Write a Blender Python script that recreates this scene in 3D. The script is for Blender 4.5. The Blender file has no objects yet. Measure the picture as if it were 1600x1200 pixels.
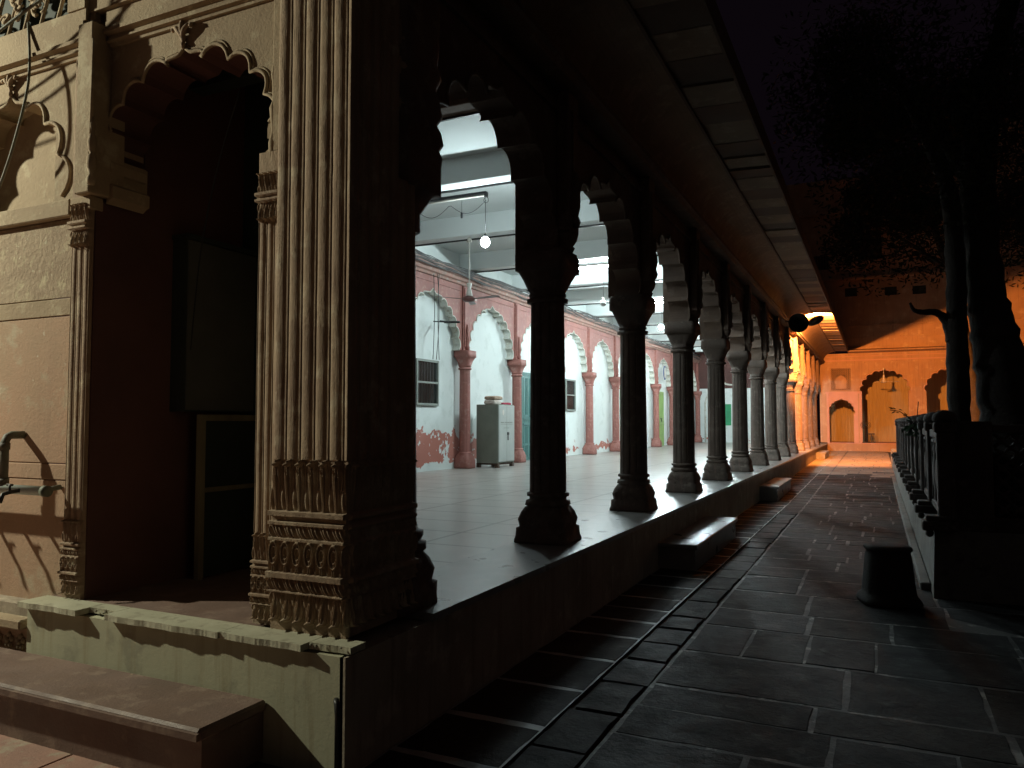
import bpy, bmesh, math, random
import numpy as np
from mathutils import Vector, Matrix, geometry
R = math.radians; PI = math.pi
random.seed(7); rng = np.random.default_rng(5)
sc = bpy.context.scene; col = sc.collection

# ------------------------------------------------------------------ camera
cd = bpy.data.cameras.new('camera'); cam = bpy.data.objects.new('camera', cd); col.objects.link(cam)
cam.location = (2.138, -2.808, 1.55)
cam.rotation_euler = (R(90 + 2.85), 0, R(25.288))
cd.sensor_fit = 'HORIZONTAL'; cd.sensor_width = 36; cd.lens = 36 * 1205 / 1600
cd.clip_start = 0.05; cd.clip_end = 600
sc.camera = cam

# ------------------------------------------------------------------ world, lights, exposure
w = bpy.data.worlds.new('World'); sc.world = w; w.use_nodes = True
nt = w.node_tree; bg = nt.nodes['Background']
bg.inputs[0].default_value = (0.70, 0.42, 0.72, 1); bg.inputs[1].default_value = 0.0042
# added warm glow, unseen behind the camera, lifts plinth side and pillar face
_t = nt.nodes.new('ShaderNodeTexCoord'); _d = nt.nodes.new('ShaderNodeVectorMath'); _d.operation = 'DOT_PRODUCT'; _d.inputs[1].default_value = (.76, -.64, .08)
_c = nt.nodes.new('ShaderNodeMath'); _c.operation = 'MAXIMUM'; _c.inputs[1].default_value = 0
_p = nt.nodes.new('ShaderNodeMath'); _p.operation = 'POWER'; _p.inputs[1].default_value = 1.6
_g = nt.nodes.new('ShaderNodeMix'); _g.data_type = 'RGBA'; _g.inputs['A'].default_value = (.70, .42, .72, 1); _g.inputs['B'].default_value = (6.2, 4.9, 4.3, 1); _g.clamp_factor = True
nt.links.new(_t.outputs['Generated'], _d.inputs[0]); nt.links.new(_d.outputs['Value'], _c.inputs[0]); nt.links.new(_c.outputs[0], _p.inputs[0])
nt.links.new(_p.outputs[0], _g.inputs['Factor']); nt.links.new(_g.outputs['Result'], bg.inputs[0])
sc.view_settings.view_transform = 'Standard'; sc.view_settings.look = 'None'
sc.view_settings.exposure = 0; sc.view_settings.gamma = 1
sc.render.engine = 'CYCLES'
cy = sc.cycles
cy.use_denoising = True
cy.sample_clamp_indirect = 4; cy.sample_clamp_direct = 0
cy.max_bounces = 6; cy.diffuse_bounces = 4; cy.glossy_bounces = 3
cy.use_light_tree = True

def lamp(name, loc, power, color, radius, typ='POINT'):
    l = bpy.data.lights.new(name, typ); l.energy = power; l.color = color; l.shadow_soft_size = radius
    o = bpy.data.objects.new(name, l); o.location = loc; col.objects.link(o); return o
# street lamp that stands to the left of the picture and rakes the near facade
STREET = lamp('street_light', (-6.2, -1.7, 4.45), 1480, (0.98, 0.96, 0.73), 0.06)
# sodium lamp inside the luminaire under the eave (its housing is built below)
LUM = Vector((0.50, 22.45, 4.665))
SODIUM = lamp('sodium_light', LUM, 11500, (1.0, 0.31, 0.06), 0.035)
HALL_BULB = 660; HALL_TUBE = 1400

# ------------------------------------------------------------------ mesh helpers
def tag(o, label=None, cat=None, group=None, kind=None):
    if label: o['label'] = label
    if cat: o['category'] = cat
    if group: o['group'] = group
    if kind: o['kind'] = kind
    return o
def empty(name, loc=(0, 0, 0), rz=0):
    o = bpy.data.objects.new(name, None); o.location = loc; o.rotation_euler = (0, 0, rz)
    o.empty_display_size = .1; col.objects.link(o); return o

class MB:
    def __init__(s): s.v = []; s.f = []; s.m = []; s.sm = []
    def add(s, vs, fs, m=0, smooth=False):
        n = len(s.v); s.v.extend([tuple(map(float, p)) for p in vs])
        for f in fs: s.f.append([i + n for i in f]); s.m.append(m); s.sm.append(smooth)
        return s
    def box(s, x0, x1, y0, y1, z0, z1, m=0):
        vs = [(x, y, z) for x in (x0, x1) for y in (y0, y1) for z in (z0, z1)]
        return s.add(vs, [(0,1,3,2),(4,6,7,5),(0,4,5,1),(2,3,7,6),(0,2,6,4),(1,5,7,3)], m)
    def bbox(s, x0, x1, y0, y1, z0, z1, b=.006, m=0):   # box with chamfered edges
        bm = bmesh.new(); bmesh.ops.create_cube(bm, size=1)
        for v in bm.verts:
            v.co = Vector(((x0+x1)/2 + v.co.x*(x1-x0), (y0+y1)/2 + v.co.y*(y1-y0), (z0+z1)/2 + v.co.z*(z1-z0)))
        bmesh.ops.bevel(bm, geom=bm.edges[:], offset=b, segments=1, affect='EDGES')
        bm.verts.index_update()
        s.add([v.co for v in bm.verts], [[v.index for v in f.verts] for f in bm.faces], m); bm.free(); return s
    def extrude(s, poly, o, u, v, n, d, m=0, mside=None, smooth_side=False):
        """poly 2D outline in frame (o,u,v), extruded by d along n"""
        o, u, v, n = map(Vector, (o, u, v, n))
        P = [o + u*a + v*b for a, b in poly]; k = len(P)
        tris = geometry.tessellate_polygon([[Vector((a, b, 0)) for a, b in poly]])
        Q = [p + n*d for p in P]
        s.add(P + Q, [list(t) for t in tris] + [[i + k for i in reversed(t)] for t in tris], m)
        s.add(P + Q, [(i, (i+1) % k, (i+1) % k + k, i + k) for i in range(k)], m if mside is None else mside, smooth_side)
        return s
    def tube(s, pts, r, n=8, m=0, cap=True, closed=False):
        pts = [Vector(p) for p in pts]; N = len(pts); rs = r if isinstance(r, (list, tuple)) else [r]*N
        vs = []; a = None
        for i, p in enumerate(pts):
            t = (pts[min(i+1, N-1)] - pts[max(i-1, 0)]).normalized()
            if a is None:
                a = t.orthogonal().normalized()
            else:
                a = (a - t*a.dot(t)); a = a.normalized() if a.length > 1e-5 else t.orthogonal().normalized()
            b = t.cross(a)
            for k in range(n):
                q = 2*PI*k/n; vs.append(p + (a*math.cos(q) + b*math.sin(q))*rs[i])
        fs = [(i*n+k, i*n+(k+1) % n, (i+1)*n+(k+1) % n, (i+1)*n+k) for i in range(N-1) for k in range(n)]
        if cap: fs += [list(range(n))[::-1], [(N-1)*n + k for k in range(n)]]
        return s.add(vs, fs, m, True)
    def loft(s, rings, c=(0, 0), n=48, m=0, smooth=True, half=None, rot=0):
        """rings: (z, radius, squareness exponent, leaf count, leaf amp, flute) about a vertical axis"""
        vs = []
        for rg in rings:
            z, r = rg[0], rg[1]; e = rg[2] if len(rg) > 2 else 2; lc = rg[3] if len(rg) > 3 else 0; la = rg[4] if len(rg) > 4 else 0
            for k in range(n):
                q = 2*PI*k/n
                rr = r / ((abs(math.cos(q))**e + abs(math.sin(q))**e) ** (1/e))
                if lc: rr *= 1 + la*abs(math.cos(lc*q/2))
                x, y = rr*math.cos(q), rr*math.sin(q)
                x, y = x*math.cos(rot) - y*math.sin(rot), x*math.sin(rot) + y*math.cos(rot)
                vs.append((c[0] + x, c[1] + y, z))
        N = len(rings)
        fs = [(i*n+k, i*n+(k+1) % n, (i+1)*n+(k+1) % n, (i+1)*n+k) for i in range(N-1) for k in range(n)]
        fs += [list(range(n))[::-1], [(N-1)*n+k for k in range(n)]]
        return s.add(vs, fs, m, smooth)
    def grid(s, P, m=0, smooth=True, flip=False):
        """P: array (a,b,3)"""
        a, b = P.shape[:2]; n = len(s.v); s.v.extend(map(tuple, P.reshape(-1, 3).tolist()))
        for i in range(a-1):
            for j in range(b-1):
                f = [n+i*b+j, n+(i+1)*b+j, n+(i+1)*b+j+1, n+i*b+j+1]
                s.f.append(f[::-1] if flip else f); s.m.append(m); s.sm.append(smooth)
        return s
    def sphere(s, c, r, n=16, m=0, sx=1, sy=1, sz=1):
        h = n//2
        P = np.array([[(c[0]+r*sx*math.sin(PI*i/h)*math.cos(2*PI*j/n), c[1]+r*sy*math.sin(PI*i/h)*math.sin(2*PI*j/n), c[2]+r*sz*math.cos(PI*i/h)) for j in range(n+1)] for i in range(h+1)])
        return s.grid(P, m)
    def build(s, name, mats, parent=None, loc=None):
        me = bpy.data.meshes.new(name); me.from_pydata(s.v, [], s.f)
        if not isinstance(mats, (list, tuple)): mats = [mats]
        for mt in mats: me.materials.append(mt)
        me.polygons.foreach_set('material_index', s.m); me.polygons.foreach_set('use_smooth', s.sm)
        me.update()
        o = bpy.data.objects.new(name, me); col.objects.link(o)
        if parent:
            o.parent = parent
        if loc: o.location = loc
        return o

def dup(o, loc=None, parent=None):
    c = o.copy(); col.objects.link(c)
    if parent: c.parent = parent
    if loc is not None: c.location = loc
    for ch in list(o.children):
        d = ch.copy(); col.objects.link(d); d.parent = c
        for g in list(ch.children):
            e = g.copy(); col.objects.link(e); e.parent = d
    return c

# ------------------------------------------------------------------ materials
def mat(name, c1, c2=None, c3=None, scale=3, rough=.75, bump=.25, bscale=40, spec=.35, metal=0, detail=8, lo=.35, hi=.65, speck=None, rvar=0, streak=None, stretch=None):
    m = bpy.data.materials.new(name); m.use_nodes = True; t = m.node_tree; N = t.nodes; L = t.links
    b = N['Principled BSDF']; b.inputs['Roughness'].default_value = rough; b.inputs['Metallic'].default_value = metal
    b.inputs['Specular IOR Level'].default_value = spec
    tc = N.new('ShaderNodeTexCoord'); co = tc.outputs['Object']
    if stretch:
        mp = N.new('ShaderNodeMapping'); mp.inputs['Scale'].default_value = stretch; L.new(co, mp.inputs[0]); co2 = mp.outputs[0]
    else: co2 = co
    n1 = N.new('ShaderNodeTexNoise'); n1.inputs['Scale'].default_value = scale; n1.inputs['Detail'].default_value = detail; n1.inputs['Roughness'].default_value = .62
    L.new(co2, n1.inputs['Vector'])
    if c2 is None: c2 = tuple(x*.8 for x in c1)
    cr = N.new('ShaderNodeValToRGB'); cr.color_ramp.elements[0].position = lo; cr.color_ramp.elements[1].position = hi
    cr.color_ramp.elements[0].color = (*c1, 1); cr.color_ramp.elements[1].color = (*c2, 1)
    L.new(n1.outputs['Fac'], cr.inputs['Fac']); out = cr.outputs['Color']
    def over(base, color, fac):
        mx = N.new('ShaderNodeMix'); mx.data_type = 'RGBA'; L.new(fac, mx.inputs['Factor']); L.new(base, mx.inputs['A'])
        mx.inputs['B'].default_value = (*color, 1); return mx.outputs['Result']
    def thr(sc_, a, bb, det=10, vec=None, r=.65):
        n = N.new('ShaderNodeTexNoise'); n.inputs['Scale'].default_value = sc_; n.inputs['Detail'].default_value = det; n.inputs['Roughness'].default_value = r
        L.new(vec if vec is not None else co, n.inputs['Vector'])
        q = N.new('ShaderNodeMapRange'); q.inputs['From Min'].default_value = a; q.inputs['From Max'].default_value = bb
        L.new(n.outputs['Fac'], q.inputs['Value']); return q.outputs['Result']
    if c3: out = over(out, c3, thr(scale*2.7, .54, .64))
    if speck: out = over(out, speck[0], thr(speck[1], speck[2], speck[2]+.04))
    if streak:
        mp = N.new('ShaderNodeMapping'); mp.inputs['Scale'].default_value = (6, 6, .35); L.new(co, mp.inputs[0])
        out = over(out, streak, thr(2.2, .52, .72, vec=mp.outputs[0]))
    L.new(out, b.inputs['Base Color'])
    if rvar:
        q = N.new('ShaderNodeMapRange'); q.inputs['To Min'].default_value = rough - rvar; q.inputs['To Max'].default_value = rough + rvar
        q.inputs['From Min'].default_value = .3; q.inputs['From Max'].default_value = .7
        n = N.new('ShaderNodeTexNoise'); n.inputs['Scale'].default_value = scale*1.7; n.inputs['Detail'].default_value = 8; L.new(co, n.inputs['Vector'])
        L.new(n.outputs['Fac'], q.inputs['Value']); L.new(q.outputs['Result'], b.inputs['Roughness'])
    if bump:
        n2 = N.new('ShaderNodeTexNoise'); n2.inputs['Scale'].default_value = bscale; n2.inputs['Detail'].default_value = 10; n2.inputs['Roughness'].default_value = .7
        L.new(co, n2.inputs['Vector'])
        bp = N.new('ShaderNodeBump'); bp.inputs['Strength'].default_value = bump; bp.inputs['Distance'].default_value = .02
        L.new(n2.outputs['Fac'], bp.inputs['Height']); L.new(bp.outputs['Normal'], b.inputs['Normal'])
    m['_co'] = 0
    return m
def emis(name, c, s):
    m = bpy.data.materials.new(name); m.use_nodes = True; b = m.node_tree.nodes['Principled BSDF']
    b.inputs['Base Color'].default_value = (.8, .8, .8, 1); b.inputs['Emission Color'].default_value = (*c, 1); b.inputs['Emission Strength'].default_value = s
    return m
M = {}
M['pillar'] = mat('carved sandstone', (.37, .27, .18), (.26, .175, .12), (.42, .335, .235), scale=2.6, rough=.85, bump=.35, bscale=55, streak=(.25, .18, .12))
M['facade'] = mat('limewashed sandstone', (.44, .275, .185), (.36, .25, .165), (.42, .34, .24), scale=1.3, rough=.88, bump=.3, bscale=45, speck=((.5, .42, .32), 16, .66), streak=(.34, .22, .15))
M['facade_rough'] = mat('worn grey sandstone', (.36, .28, .195), (.30, .225, .155), (.44, .37, .25), scale=4, rough=.92, bump=.7, bscale=26, stretch=(1, 1, 2.4), speck=((.48, .43, .31), 20, .62))
M['facade_tan'] = mat('tan sandstone', (.36, .28, .185), (.29, .215, .14), (.42, .35, .24), scale=2.4, rough=.9, bump=.35, bscale=50, speck=((.48, .4, .26), 14, .67))
M['yellow'] = mat('yellow limewash', (.44, .43, .30), (.38, .37, .26), (.30, .29, .21), scale=1.5, rough=.85, bump=.12, bscale=40, streak=(.31, .27, .17))
M['yellow_top'] = mat('worn yellow coping', (.48, .47, .36), (.38, .37, .27), (.30, .28, .21), scale=4, rough=.5, bump=.2, bscale=30)
M['broken'] = mat('broken rubble', (.36, .34, .26), (.25, .23, .18), scale=20, rough=.95, bump=1, bscale=60)
M['red_step'] = mat('red sandstone slab', (.19, .125, .10), (.14, .095, .078), (.23, .165, .13), scale=2.5, rough=.55, bump=.25, bscale=60, speck=((.42, .33, .2), 13, .69), rvar=.15)
M['red_ground'] = mat('red sandstone paving', (.36, .20, .15), (.27, .165, .13), (.34, .27, .20), scale=2.2, rough=.8, bump=.35, bscale=50)
M['redwall'] = mat('dark red oxide paint', (.11, .05, .042), (.08, .037, .032), scale=1.5, rough=.75, bump=.15)
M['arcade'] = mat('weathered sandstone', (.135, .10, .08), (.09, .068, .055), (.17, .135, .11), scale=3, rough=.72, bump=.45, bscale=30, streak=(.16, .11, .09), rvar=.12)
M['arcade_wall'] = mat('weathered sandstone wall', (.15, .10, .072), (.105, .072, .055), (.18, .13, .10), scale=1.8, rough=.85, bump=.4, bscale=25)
M['eave'] = mat('sandstone eave slab', (.23, .16, .11), (.175, .12, .08), (.27, .21, .155), scale=2, rough=.85, bump=.3)
M['eave_dark'] = mat('dark eave slab', (.12, .085, .062), (.09, .06, .045), scale=2, rough=.85, bump=.3)
M['white_ceiling'] = mat('whitewashed ceiling', (.66, .70, .69), (.62, .66, .65), scale=.8, rough=.7, bump=.1)
M['red_arcade'] = mat('red painted stone', (.32, .13, .108), (.25, .105, .088), (.36, .19, .16), scale=3.5, rough=.7, bump=.25, bscale=25, streak=(.28, .10, .08))
M['arch_white'] = mat('chipped white arch edge', (.66, .67, .62), (.5, .5, .44), (.42, .36, .28), scale=5, rough=.7, bump=.2)
M['plinth_side'] = mat('stained plinth plaster', (.40, .34, .26), (.28, .235, .18), (.45, .39, .3), scale=1.6, rough=.8, bump=.3, streak=(.2, .16, .12))
M['dark_metal'] = mat('dark metal', (.05, .05, .05), (.03, .03, .03), rough=.45, bump=.1, metal=.6)
M['grey_paint'] = mat('grey steel paint', (.20, .225, .19), (.16, .18, .15), scale=3, rough=.45, bump=.05, speck=((.08, .06, .05), 9, .70))
M['grey_front'] = mat('pale grey steel paint', (.40, .44, .42), (.35, .385, .37), scale=3, rough=.4, bump=.04)
M['rust'] = mat('rusty steel', (.10, .06, .04), (.05, .035, .03), scale=12, rough=.9, bump=.4)
M['cable'] = mat('black cable', (.02, .02, .022), rough=.5, bump=0)
M['cable_grey'] = mat('grey dusty cable', (.09, .085, .08), (.05, .05, .05), rough=.7, bump=0)
M['pvc'] = mat('white pipe', (.75, .85, .8), (.66, .76, .7), rough=.2, bump=.02, spec=.6)
M['oldpipe'] = mat('old painted iron pipe', (.14, .16, .12), (.10, .08, .06), scale=12, rough=.6, bump=.3)
M['green_door'] = mat('green painted wood', (.03, .30, .13), (.025, .22, .10), rough=.5, bump=.1)
M['lime_door'] = mat('lime green painted wood', (.30, .44, .16), (.24, .36, .13), rough=.5, bump=.1)
M['teal_door'] = mat('teal painted wood', (.075, .19, .18), (.055, .14, .13), scale=6, rough=.5, bump=.15, stretch=(3, 3, .6))
M['glass_dark'] = mat('dark window glass', (.025, .04, .04), (.015, .02, .02), rough=.12, bump=0, spec=.6)
M['window_frame'] = mat('grey green window frame', (.22, .25, .22), (.16, .18, .16), rough=.6, bump=.1)
M['white_paint'] = mat('white enamel', (.62, .60, .54), (.5, .48, .43), rough=.4, bump=0)
M['brown_blade'] = mat('brown enamel', (.16, .07, .06), (.12, .05, .045), rough=.35, bump=0)
M['cloth_tan'] = mat('tan cloth', (.45, .36, .27), (.3, .2, .14), scale=12, rough=.9, bump=.5)
M['cloth_red'] = mat('crimson cloth', (.42, .03, .07), (.3, .02, .05), scale=12, rough=.9, bump=.5)
M['cloth_white'] = mat('dusty white cloth', (.6, .55, .5), (.45, .38, .33), scale=10, rough=.9, bump=.5)
M['bark'] = mat('tree bark', (.045, .036, .03), (.028, .023, .02), scale=6, rough=.95, bump=.9, bscale=14)
M['leaf'] = mat('tree leaf', (.045, .055, .025), (.03, .038, .018), scale=3, rough=.6, bump=0)
M['leaf2'] = mat('shrub leaf', (.03, .06, .025), (.02, .045, .02), scale=3, rough=.5, bump=0)
M['far'] = mat('far sandstone facade', (.42, .28, .18), (.32, .205, .13), (.46, .34, .23), scale=.9, rough=.85, bump=.3, bscale=12, streak=(.26, .17, .11))
M['far_frame'] = mat('rose sandstone frame', (.50, .30, .24), (.42, .25, .2), scale=1.5, rough=.8, bump=.2)
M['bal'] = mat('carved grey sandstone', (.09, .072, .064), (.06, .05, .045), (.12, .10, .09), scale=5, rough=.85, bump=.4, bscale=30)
M['lowwall'] = mat('pale plaster kerb', (.17, .165, .15), (.12, .115, .10), (.09, .085, .08), scale=3, rough=.85, bump=.35)
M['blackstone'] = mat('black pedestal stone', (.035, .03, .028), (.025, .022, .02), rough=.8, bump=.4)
M['wood_frame'] = mat('pale timber frame', (.20, .175, .11), (.14, .12, .08), scale=4, rough=.7, bump=.15, stretch=(2, 2, .4))
M['grey_box'] = mat('grey painted board', (.085, .088, .08), (.06, .062, .058), scale=2, rough=.7, bump=.1)
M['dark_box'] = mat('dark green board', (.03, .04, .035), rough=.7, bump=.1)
M['bulb_on'] = emis('lit bulb', (.80, .97, 1.0), HALL_BULB)
M['bulb_on2'] = emis('lit far bulb', (.80, .97, 1.0), HALL_BULB*3.5)
M['tube_on'] = emis('lit tube', (.80, .97, 1.0), HALL_TUBE)
M['bulb_off'] = mat('white glass bulb', (.7, .7, .68), rough=.2, bump=0)
M['mortar'] = mat('pale mortar', (.085, .082, .075), (.03, .03, .029), (.30, .29, .26), scale=1.6, rough=.7, bump=.4, bscale=30, lo=.42, hi=.56)
M['mortar_lit'] = mat('lit lime mortar', (.42, .43, .42), (.2, .2, .2), (.5, .5, .48), scale=2.2, rough=.6, bump=.3, bscale=30, lo=.45, hi=.6)  # pale joints by the plinth, brightened to carry the hall's light
M['ground_dark_'] = mat('dark earth', (.05, .045, .04), rough=.95, bump=.5)
M['slabD'] = None
def slab_mat(name, c1, c2, rough):
    return mat(name, c1, c2, tuple(x*1.35 for x in c1), scale=3.2, rough=rough, bump=.8, bscale=13, rvar=.1, spec=.08, speck=((.09, .09, .085), 11, .70))
M['ground_dark'] = mat('dark earth', (.04, .036, .032), rough=.95, bump=.5)
M['slabA'] = slab_mat('paving slab grey', (.034, .034, .033), (.018, .018, .018), .72)
M['slabB'] = slab_mat('paving slab brown', (.036, .033, .029), (.020, .019, .017), .74)
M['slabC'] = slab_mat('paving slab dark', (.020, .020, .021), (.014, .014, .014), .68)
M['slabD'] = mat('lamplit sandstone paving', (.27, .21, .16), (.20, .155, .12), (.32, .26, .2), scale=2, rough=.8, bump=.3)  # paler paving, the orange lamp's pool of light put into its colour

# hall floor: polished stone tiles with dark joints
def floor_mat():
    m = mat('polished floor tiles', (.34, .32, .30), (.28, .265, .245), (.36, .34, .31), scale=1.2, rough=.30, bump=.015, spec=.5, rvar=0)
    t = m.node_tree; N = t.nodes; L = t.links; b = N['Principled BSDF']; src = b.inputs['Base Color'].links[0].from_socket
    tc = N.new('ShaderNodeTexCoord'); br = N.new('ShaderNodeTexBrick'); L.new(tc.outputs['Object'], br.inputs['Vector'])
    br.inputs['Scale'].default_value = 1; br.inputs['Brick Width'].default_value = 1.3; br.inputs['Row Height'].default_value = .68
    br.inputs['Mortar Size'].default_value = .022; br.inputs['Mortar Smooth'].default_value = .2; br.offset = 0
    br.inputs['Color1'].default_value = (1, 1, 1, 1); br.inputs['Color2'].default_value = (.90, .88, .87, 1); br.inputs['Mortar'].default_value = (.32, .28, .26, 1)
    mx = N.new('ShaderNodeMix'); mx.data_type = 'RGBA'; mx.blend_type = 'MULTIPLY'; mx.inputs['Factor'].default_value = 1
    L.new(src, mx.inputs['A']); L.new(br.outputs['Color'], mx.inputs['B']); L.new(mx.outputs['Result'], b.inputs['Base Color']); return m
M['floor'] = floor_mat()
# white hall wall with peeling limewash over red near the floor
def wall_mat():
    m = mat('peeling limewash over red', (.68, .73, .71), (.63, .68, .665), (.57, .62, .60), scale=.9, rough=.8, bump=.12, bscale=20)
    t = m.node_tree; N = t.nodes; L = t.links; b = N['Principled BSDF']; src = b.inputs['Base Color'].links[0].from_socket
    tc = N.new('ShaderNodeTexCoord'); sp = N.new('ShaderNodeSeparateXYZ'); L.new(tc.outputs['Object'], sp.inputs[0])
    def noise(s, d=8):
        n = N.new('ShaderNodeTexNoise'); n.inputs['Scale'].default_value = s; n.inputs['Detail'].default_value = d; n.inputs['Roughness'].default_value = .6
        L.new(tc.outputs['Object'], n.inputs['Vector']); return n.outputs['Fac']
    def mth(op, a, bb, c=None):
        n = N.new('ShaderNodeMath'); n.operation = op
        for i, q in enumerate((a, bb)):
            if isinstance(q, (int, float)): n.inputs[i].default_value = q
            else: L.new(q, n.inputs[i])
        return n.outputs[0]
    # height of the peel line varies along the wall: high in the first bay, scattered farther on
    ymask = N.new('ShaderNodeMapRange'); ymask.inputs['From Min'].default_value = 12.2; ymask.inputs['From Max'].default_value = 15; ymask.inputs['To Min'].default_value = 1.28; ymask.inputs['To Max'].default_value = .72
    L.new(sp.outputs['Y'], ymask.inputs['Value'])
    edge = mth('ADD', ymask.outputs[0], mth('MULTIPLY', mth('SUBTRACT', noise(1.9), .5), 1.9))
    low = N.new('ShaderNodeMapRange'); low.inputs['From Min'].default_value = 0; low.inputs['From Max'].default_value = .012; L.new(mth('SUBTRACT', edge, sp.outputs['Z']), low.inputs['Value'])
    base = mth('GREATER_THAN', mth('ADD', sp.outputs['Z'], mth('MULTIPLY', noise(3.3), -.55)), .42)  # white splashes at the foot
    holes = mth('LESS_THAN', noise(4.1), .60)
    f = mth('MULTIPLY', mth('MULTIPLY', low.outputs[0], base), holes)
    mx = N.new('ShaderNodeMix'); mx.data_type = 'RGBA'; L.new(f, mx.inputs['Factor']); L.new(src, mx.inputs['A']); mx.inputs['B'].default_value = (.40, .155, .12, 1)
    L.new(mx.outputs['Result'], b.inputs['Base Color']); return m
M['hallwall'] = wall_mat()
# bamboo blinds
def blind_mat():
    m = mat('tan cloth blind', (.43, .35, .19), (.33, .265, .14), scale=2.5, rough=.8, bump=.1, stretch=(6, 1, .4)); return m
M['blind'] = blind_mat()

# ------------------------------------------------------------------ shared shapes
def arch_pts(w, h, foils=4, sag=.36, top=74, seg=9, leg=0.0):
    """cusped arch outline, right to left, springing at z=0; half span w, rise h"""
    th = [R(top)*i/foils for i in range(foils+1)]
    hh = h*.86
    cus = [(w*math.cos(t)**.92, hh*math.sin(t)) for t in th]
    pts = []
    for (ax, az), (bx, bz) in zip(cus[:-1], cus[1:]):
        dx, dz = bx-ax, bz-az; L = math.hypot(dx, dz); nx, nz = dz/L, -dx/L
        for k in range(seg):
            t = k/seg; s = sag*L*(1-(2*t-1)**2)**.75 if 0 < t < 1 else 0
            pts.append((ax+dx*t+nx*s, az+dz*t+nz*s))
    ax, az = cus[-1]
    for k in range(seg+1):       # ogee foil up to the point
        t = k/seg; bul = math.sin(PI*min(t*1.5, 1))*ax*.38
        x = ax*(1-t)**1.0 + bul*(1-t)*1.4; z = az + (h-az)*(t**1.35)*.98 + bul*.55*(1-t)
        pts.append((max(x, 0.0), z if k < seg else h))
    pts[-1] = (0, h)
    left = [(-x, z) for x, z in reversed(pts[:-1])]
    return pts + left

def spandrel(mb, x0, x1, z0, z1, cx, w, zs, h, o, u, n, d, m=0, mside=None, **k):
    """wall panel with a cusped opening; x/z are in-plane coordinates"""
    A = [(cx + a, zs + b) for a, b in arch_pts(w, h, **k)]
    poly = [(x1, z0), (x1, z1), (x0, z1), (x0, z0)]
    if z0 < zs: poly = poly + [(cx - w, z0)] + A[::-1] + [(cx + w, z0)]
    else: poly = poly + A[::-1]
    # drop duplicate neighbours
    q = []
    for p in poly:
        if not q or math.hypot(p[0]-q[-1][0], p[1]-q[-1][1]) > 1e-4: q.append(p)
    if math.hypot(q[0][0]-q[-1][0], q[0][1]-q[-1][1]) < 1e-4: q.pop()
    mb.extrude(q, o, u, (0, 0, 1), n, d, m, mside)
    return A

# carved relief: height (m) as function of across position s (m) and height z above the pillar foot
def reeds(s, p=.084, a=.017):
    u = np.abs(((s/p) % 1) - .5)
    h = np.where(u < .385, a*np.sqrt(np.clip(1-(u/.40)**2.2, 0, 1)), -.007)
    return np.where(u > .448, a*.62, h)
def leaf(u, v, up=True):
    """single leaf cell u in -.5.. .5, v 0..1 ; swelling blade with ribs that follow its outline, curled tip"""
    if not up: v = 1-v
    w = np.interp(v, [0, .12, .35, .62, .80, .92, 1.0], [.20, .30, .40, .48, .44, .28, .05])
    au = np.abs(u); d = np.clip(au/np.maximum(w, 1e-3), 0, 1.2)
    dome = np.clip(1-d**2.2, 0, 1)
    rib = .5+.5*np.cos(2*PI*d*2.1)
    body = dome*.60 + rib*.32*(d < 1)
    mid = np.exp(-(au/.03)**2)*.25*(v < .7)
    under = np.clip(1-(np.abs(au-.5)/.16)**2, 0, 1)*.42*np.clip(1-((v-.25)/.25)**2, 0, 1)   # small leaf between
    swell = .28 + .80*v**1.3
    tip = np.exp(-((v-.905)/.055)**2)*np.clip(1-(au/.25)**2, 0, 1)*1.55
    return np.maximum(np.maximum((body+mid)*swell*(d < 1.0), under), tip)
def loops(u, v):
    au = np.abs(u); e = np.sqrt((u/.34)**2 + ((v-.62)/.36)**2)
    ring = np.exp(-((e-1)/.16)**2) + .8*np.exp(-((e-.55)/.14)**2)
    tail = np.exp(-((au-.20*np.clip(.5-v, 0, 1))/.06)**2)*(v < .45)*.8
    side = np.exp(-((au-.46)/.05)**2)*.6*(v < .7)
    return np.clip(np.maximum(np.maximum(ring, tail), side), 0, 1.1)
def petals(u, v):
    x = ((u + .45*v) % 1) - .5
    return np.clip(1-(x/.42)**2, 0, 1)**.5*np.clip(1-((v-.5)/.55)**2, 0, 1)**.5*(.75+.25*np.cos(x*22))
def base_relief(s, z, p=.072, wsc=1.0):
    """carved foot, z from 0 (foot) to .82 (top of the upright leaves)"""
    u = ((s/p) % 1) - .5
    def band(a, b): return (z >= a) & (z < b), np.clip((z-a)/(b-a), 0, 1)
    h = np.full_like(z, .012)
    c, v = band(.045, .185); h = np.where(c, .010 + .046*leaf(u, v, False), h)
    c, v = band(.185, .195); h = np.where(c, .05, h)
    c, v = band(.195, .255); h = np.where(c, .030+.028*petals(u, v), h)
    c, v = band(.255, .283); h = np.where(c, .066, h)
    c, v = band(.283, .430); h = np.where(c, .026+.030*loops(u, v), h)
    c, v = band(.430, .446); h = np.where(c, .046, h)
    c, v = band(.446, .505); h = np.where(c, .024+.026*petals(u, v), h)
    c, v = band(.505, .525); h = np.where(c, .050, h)
    c, v = band(.525, .548); h = np.where(c, .020, h)
    c, v = band(.548, .575); h = np.where(c, .052, h)
    c, v = band(.575, .820); h = np.where(c, .030*(1-v)**.5*.35 + .044*leaf(u, v, True) + .004, h)
    return h*wsc*.8
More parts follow.
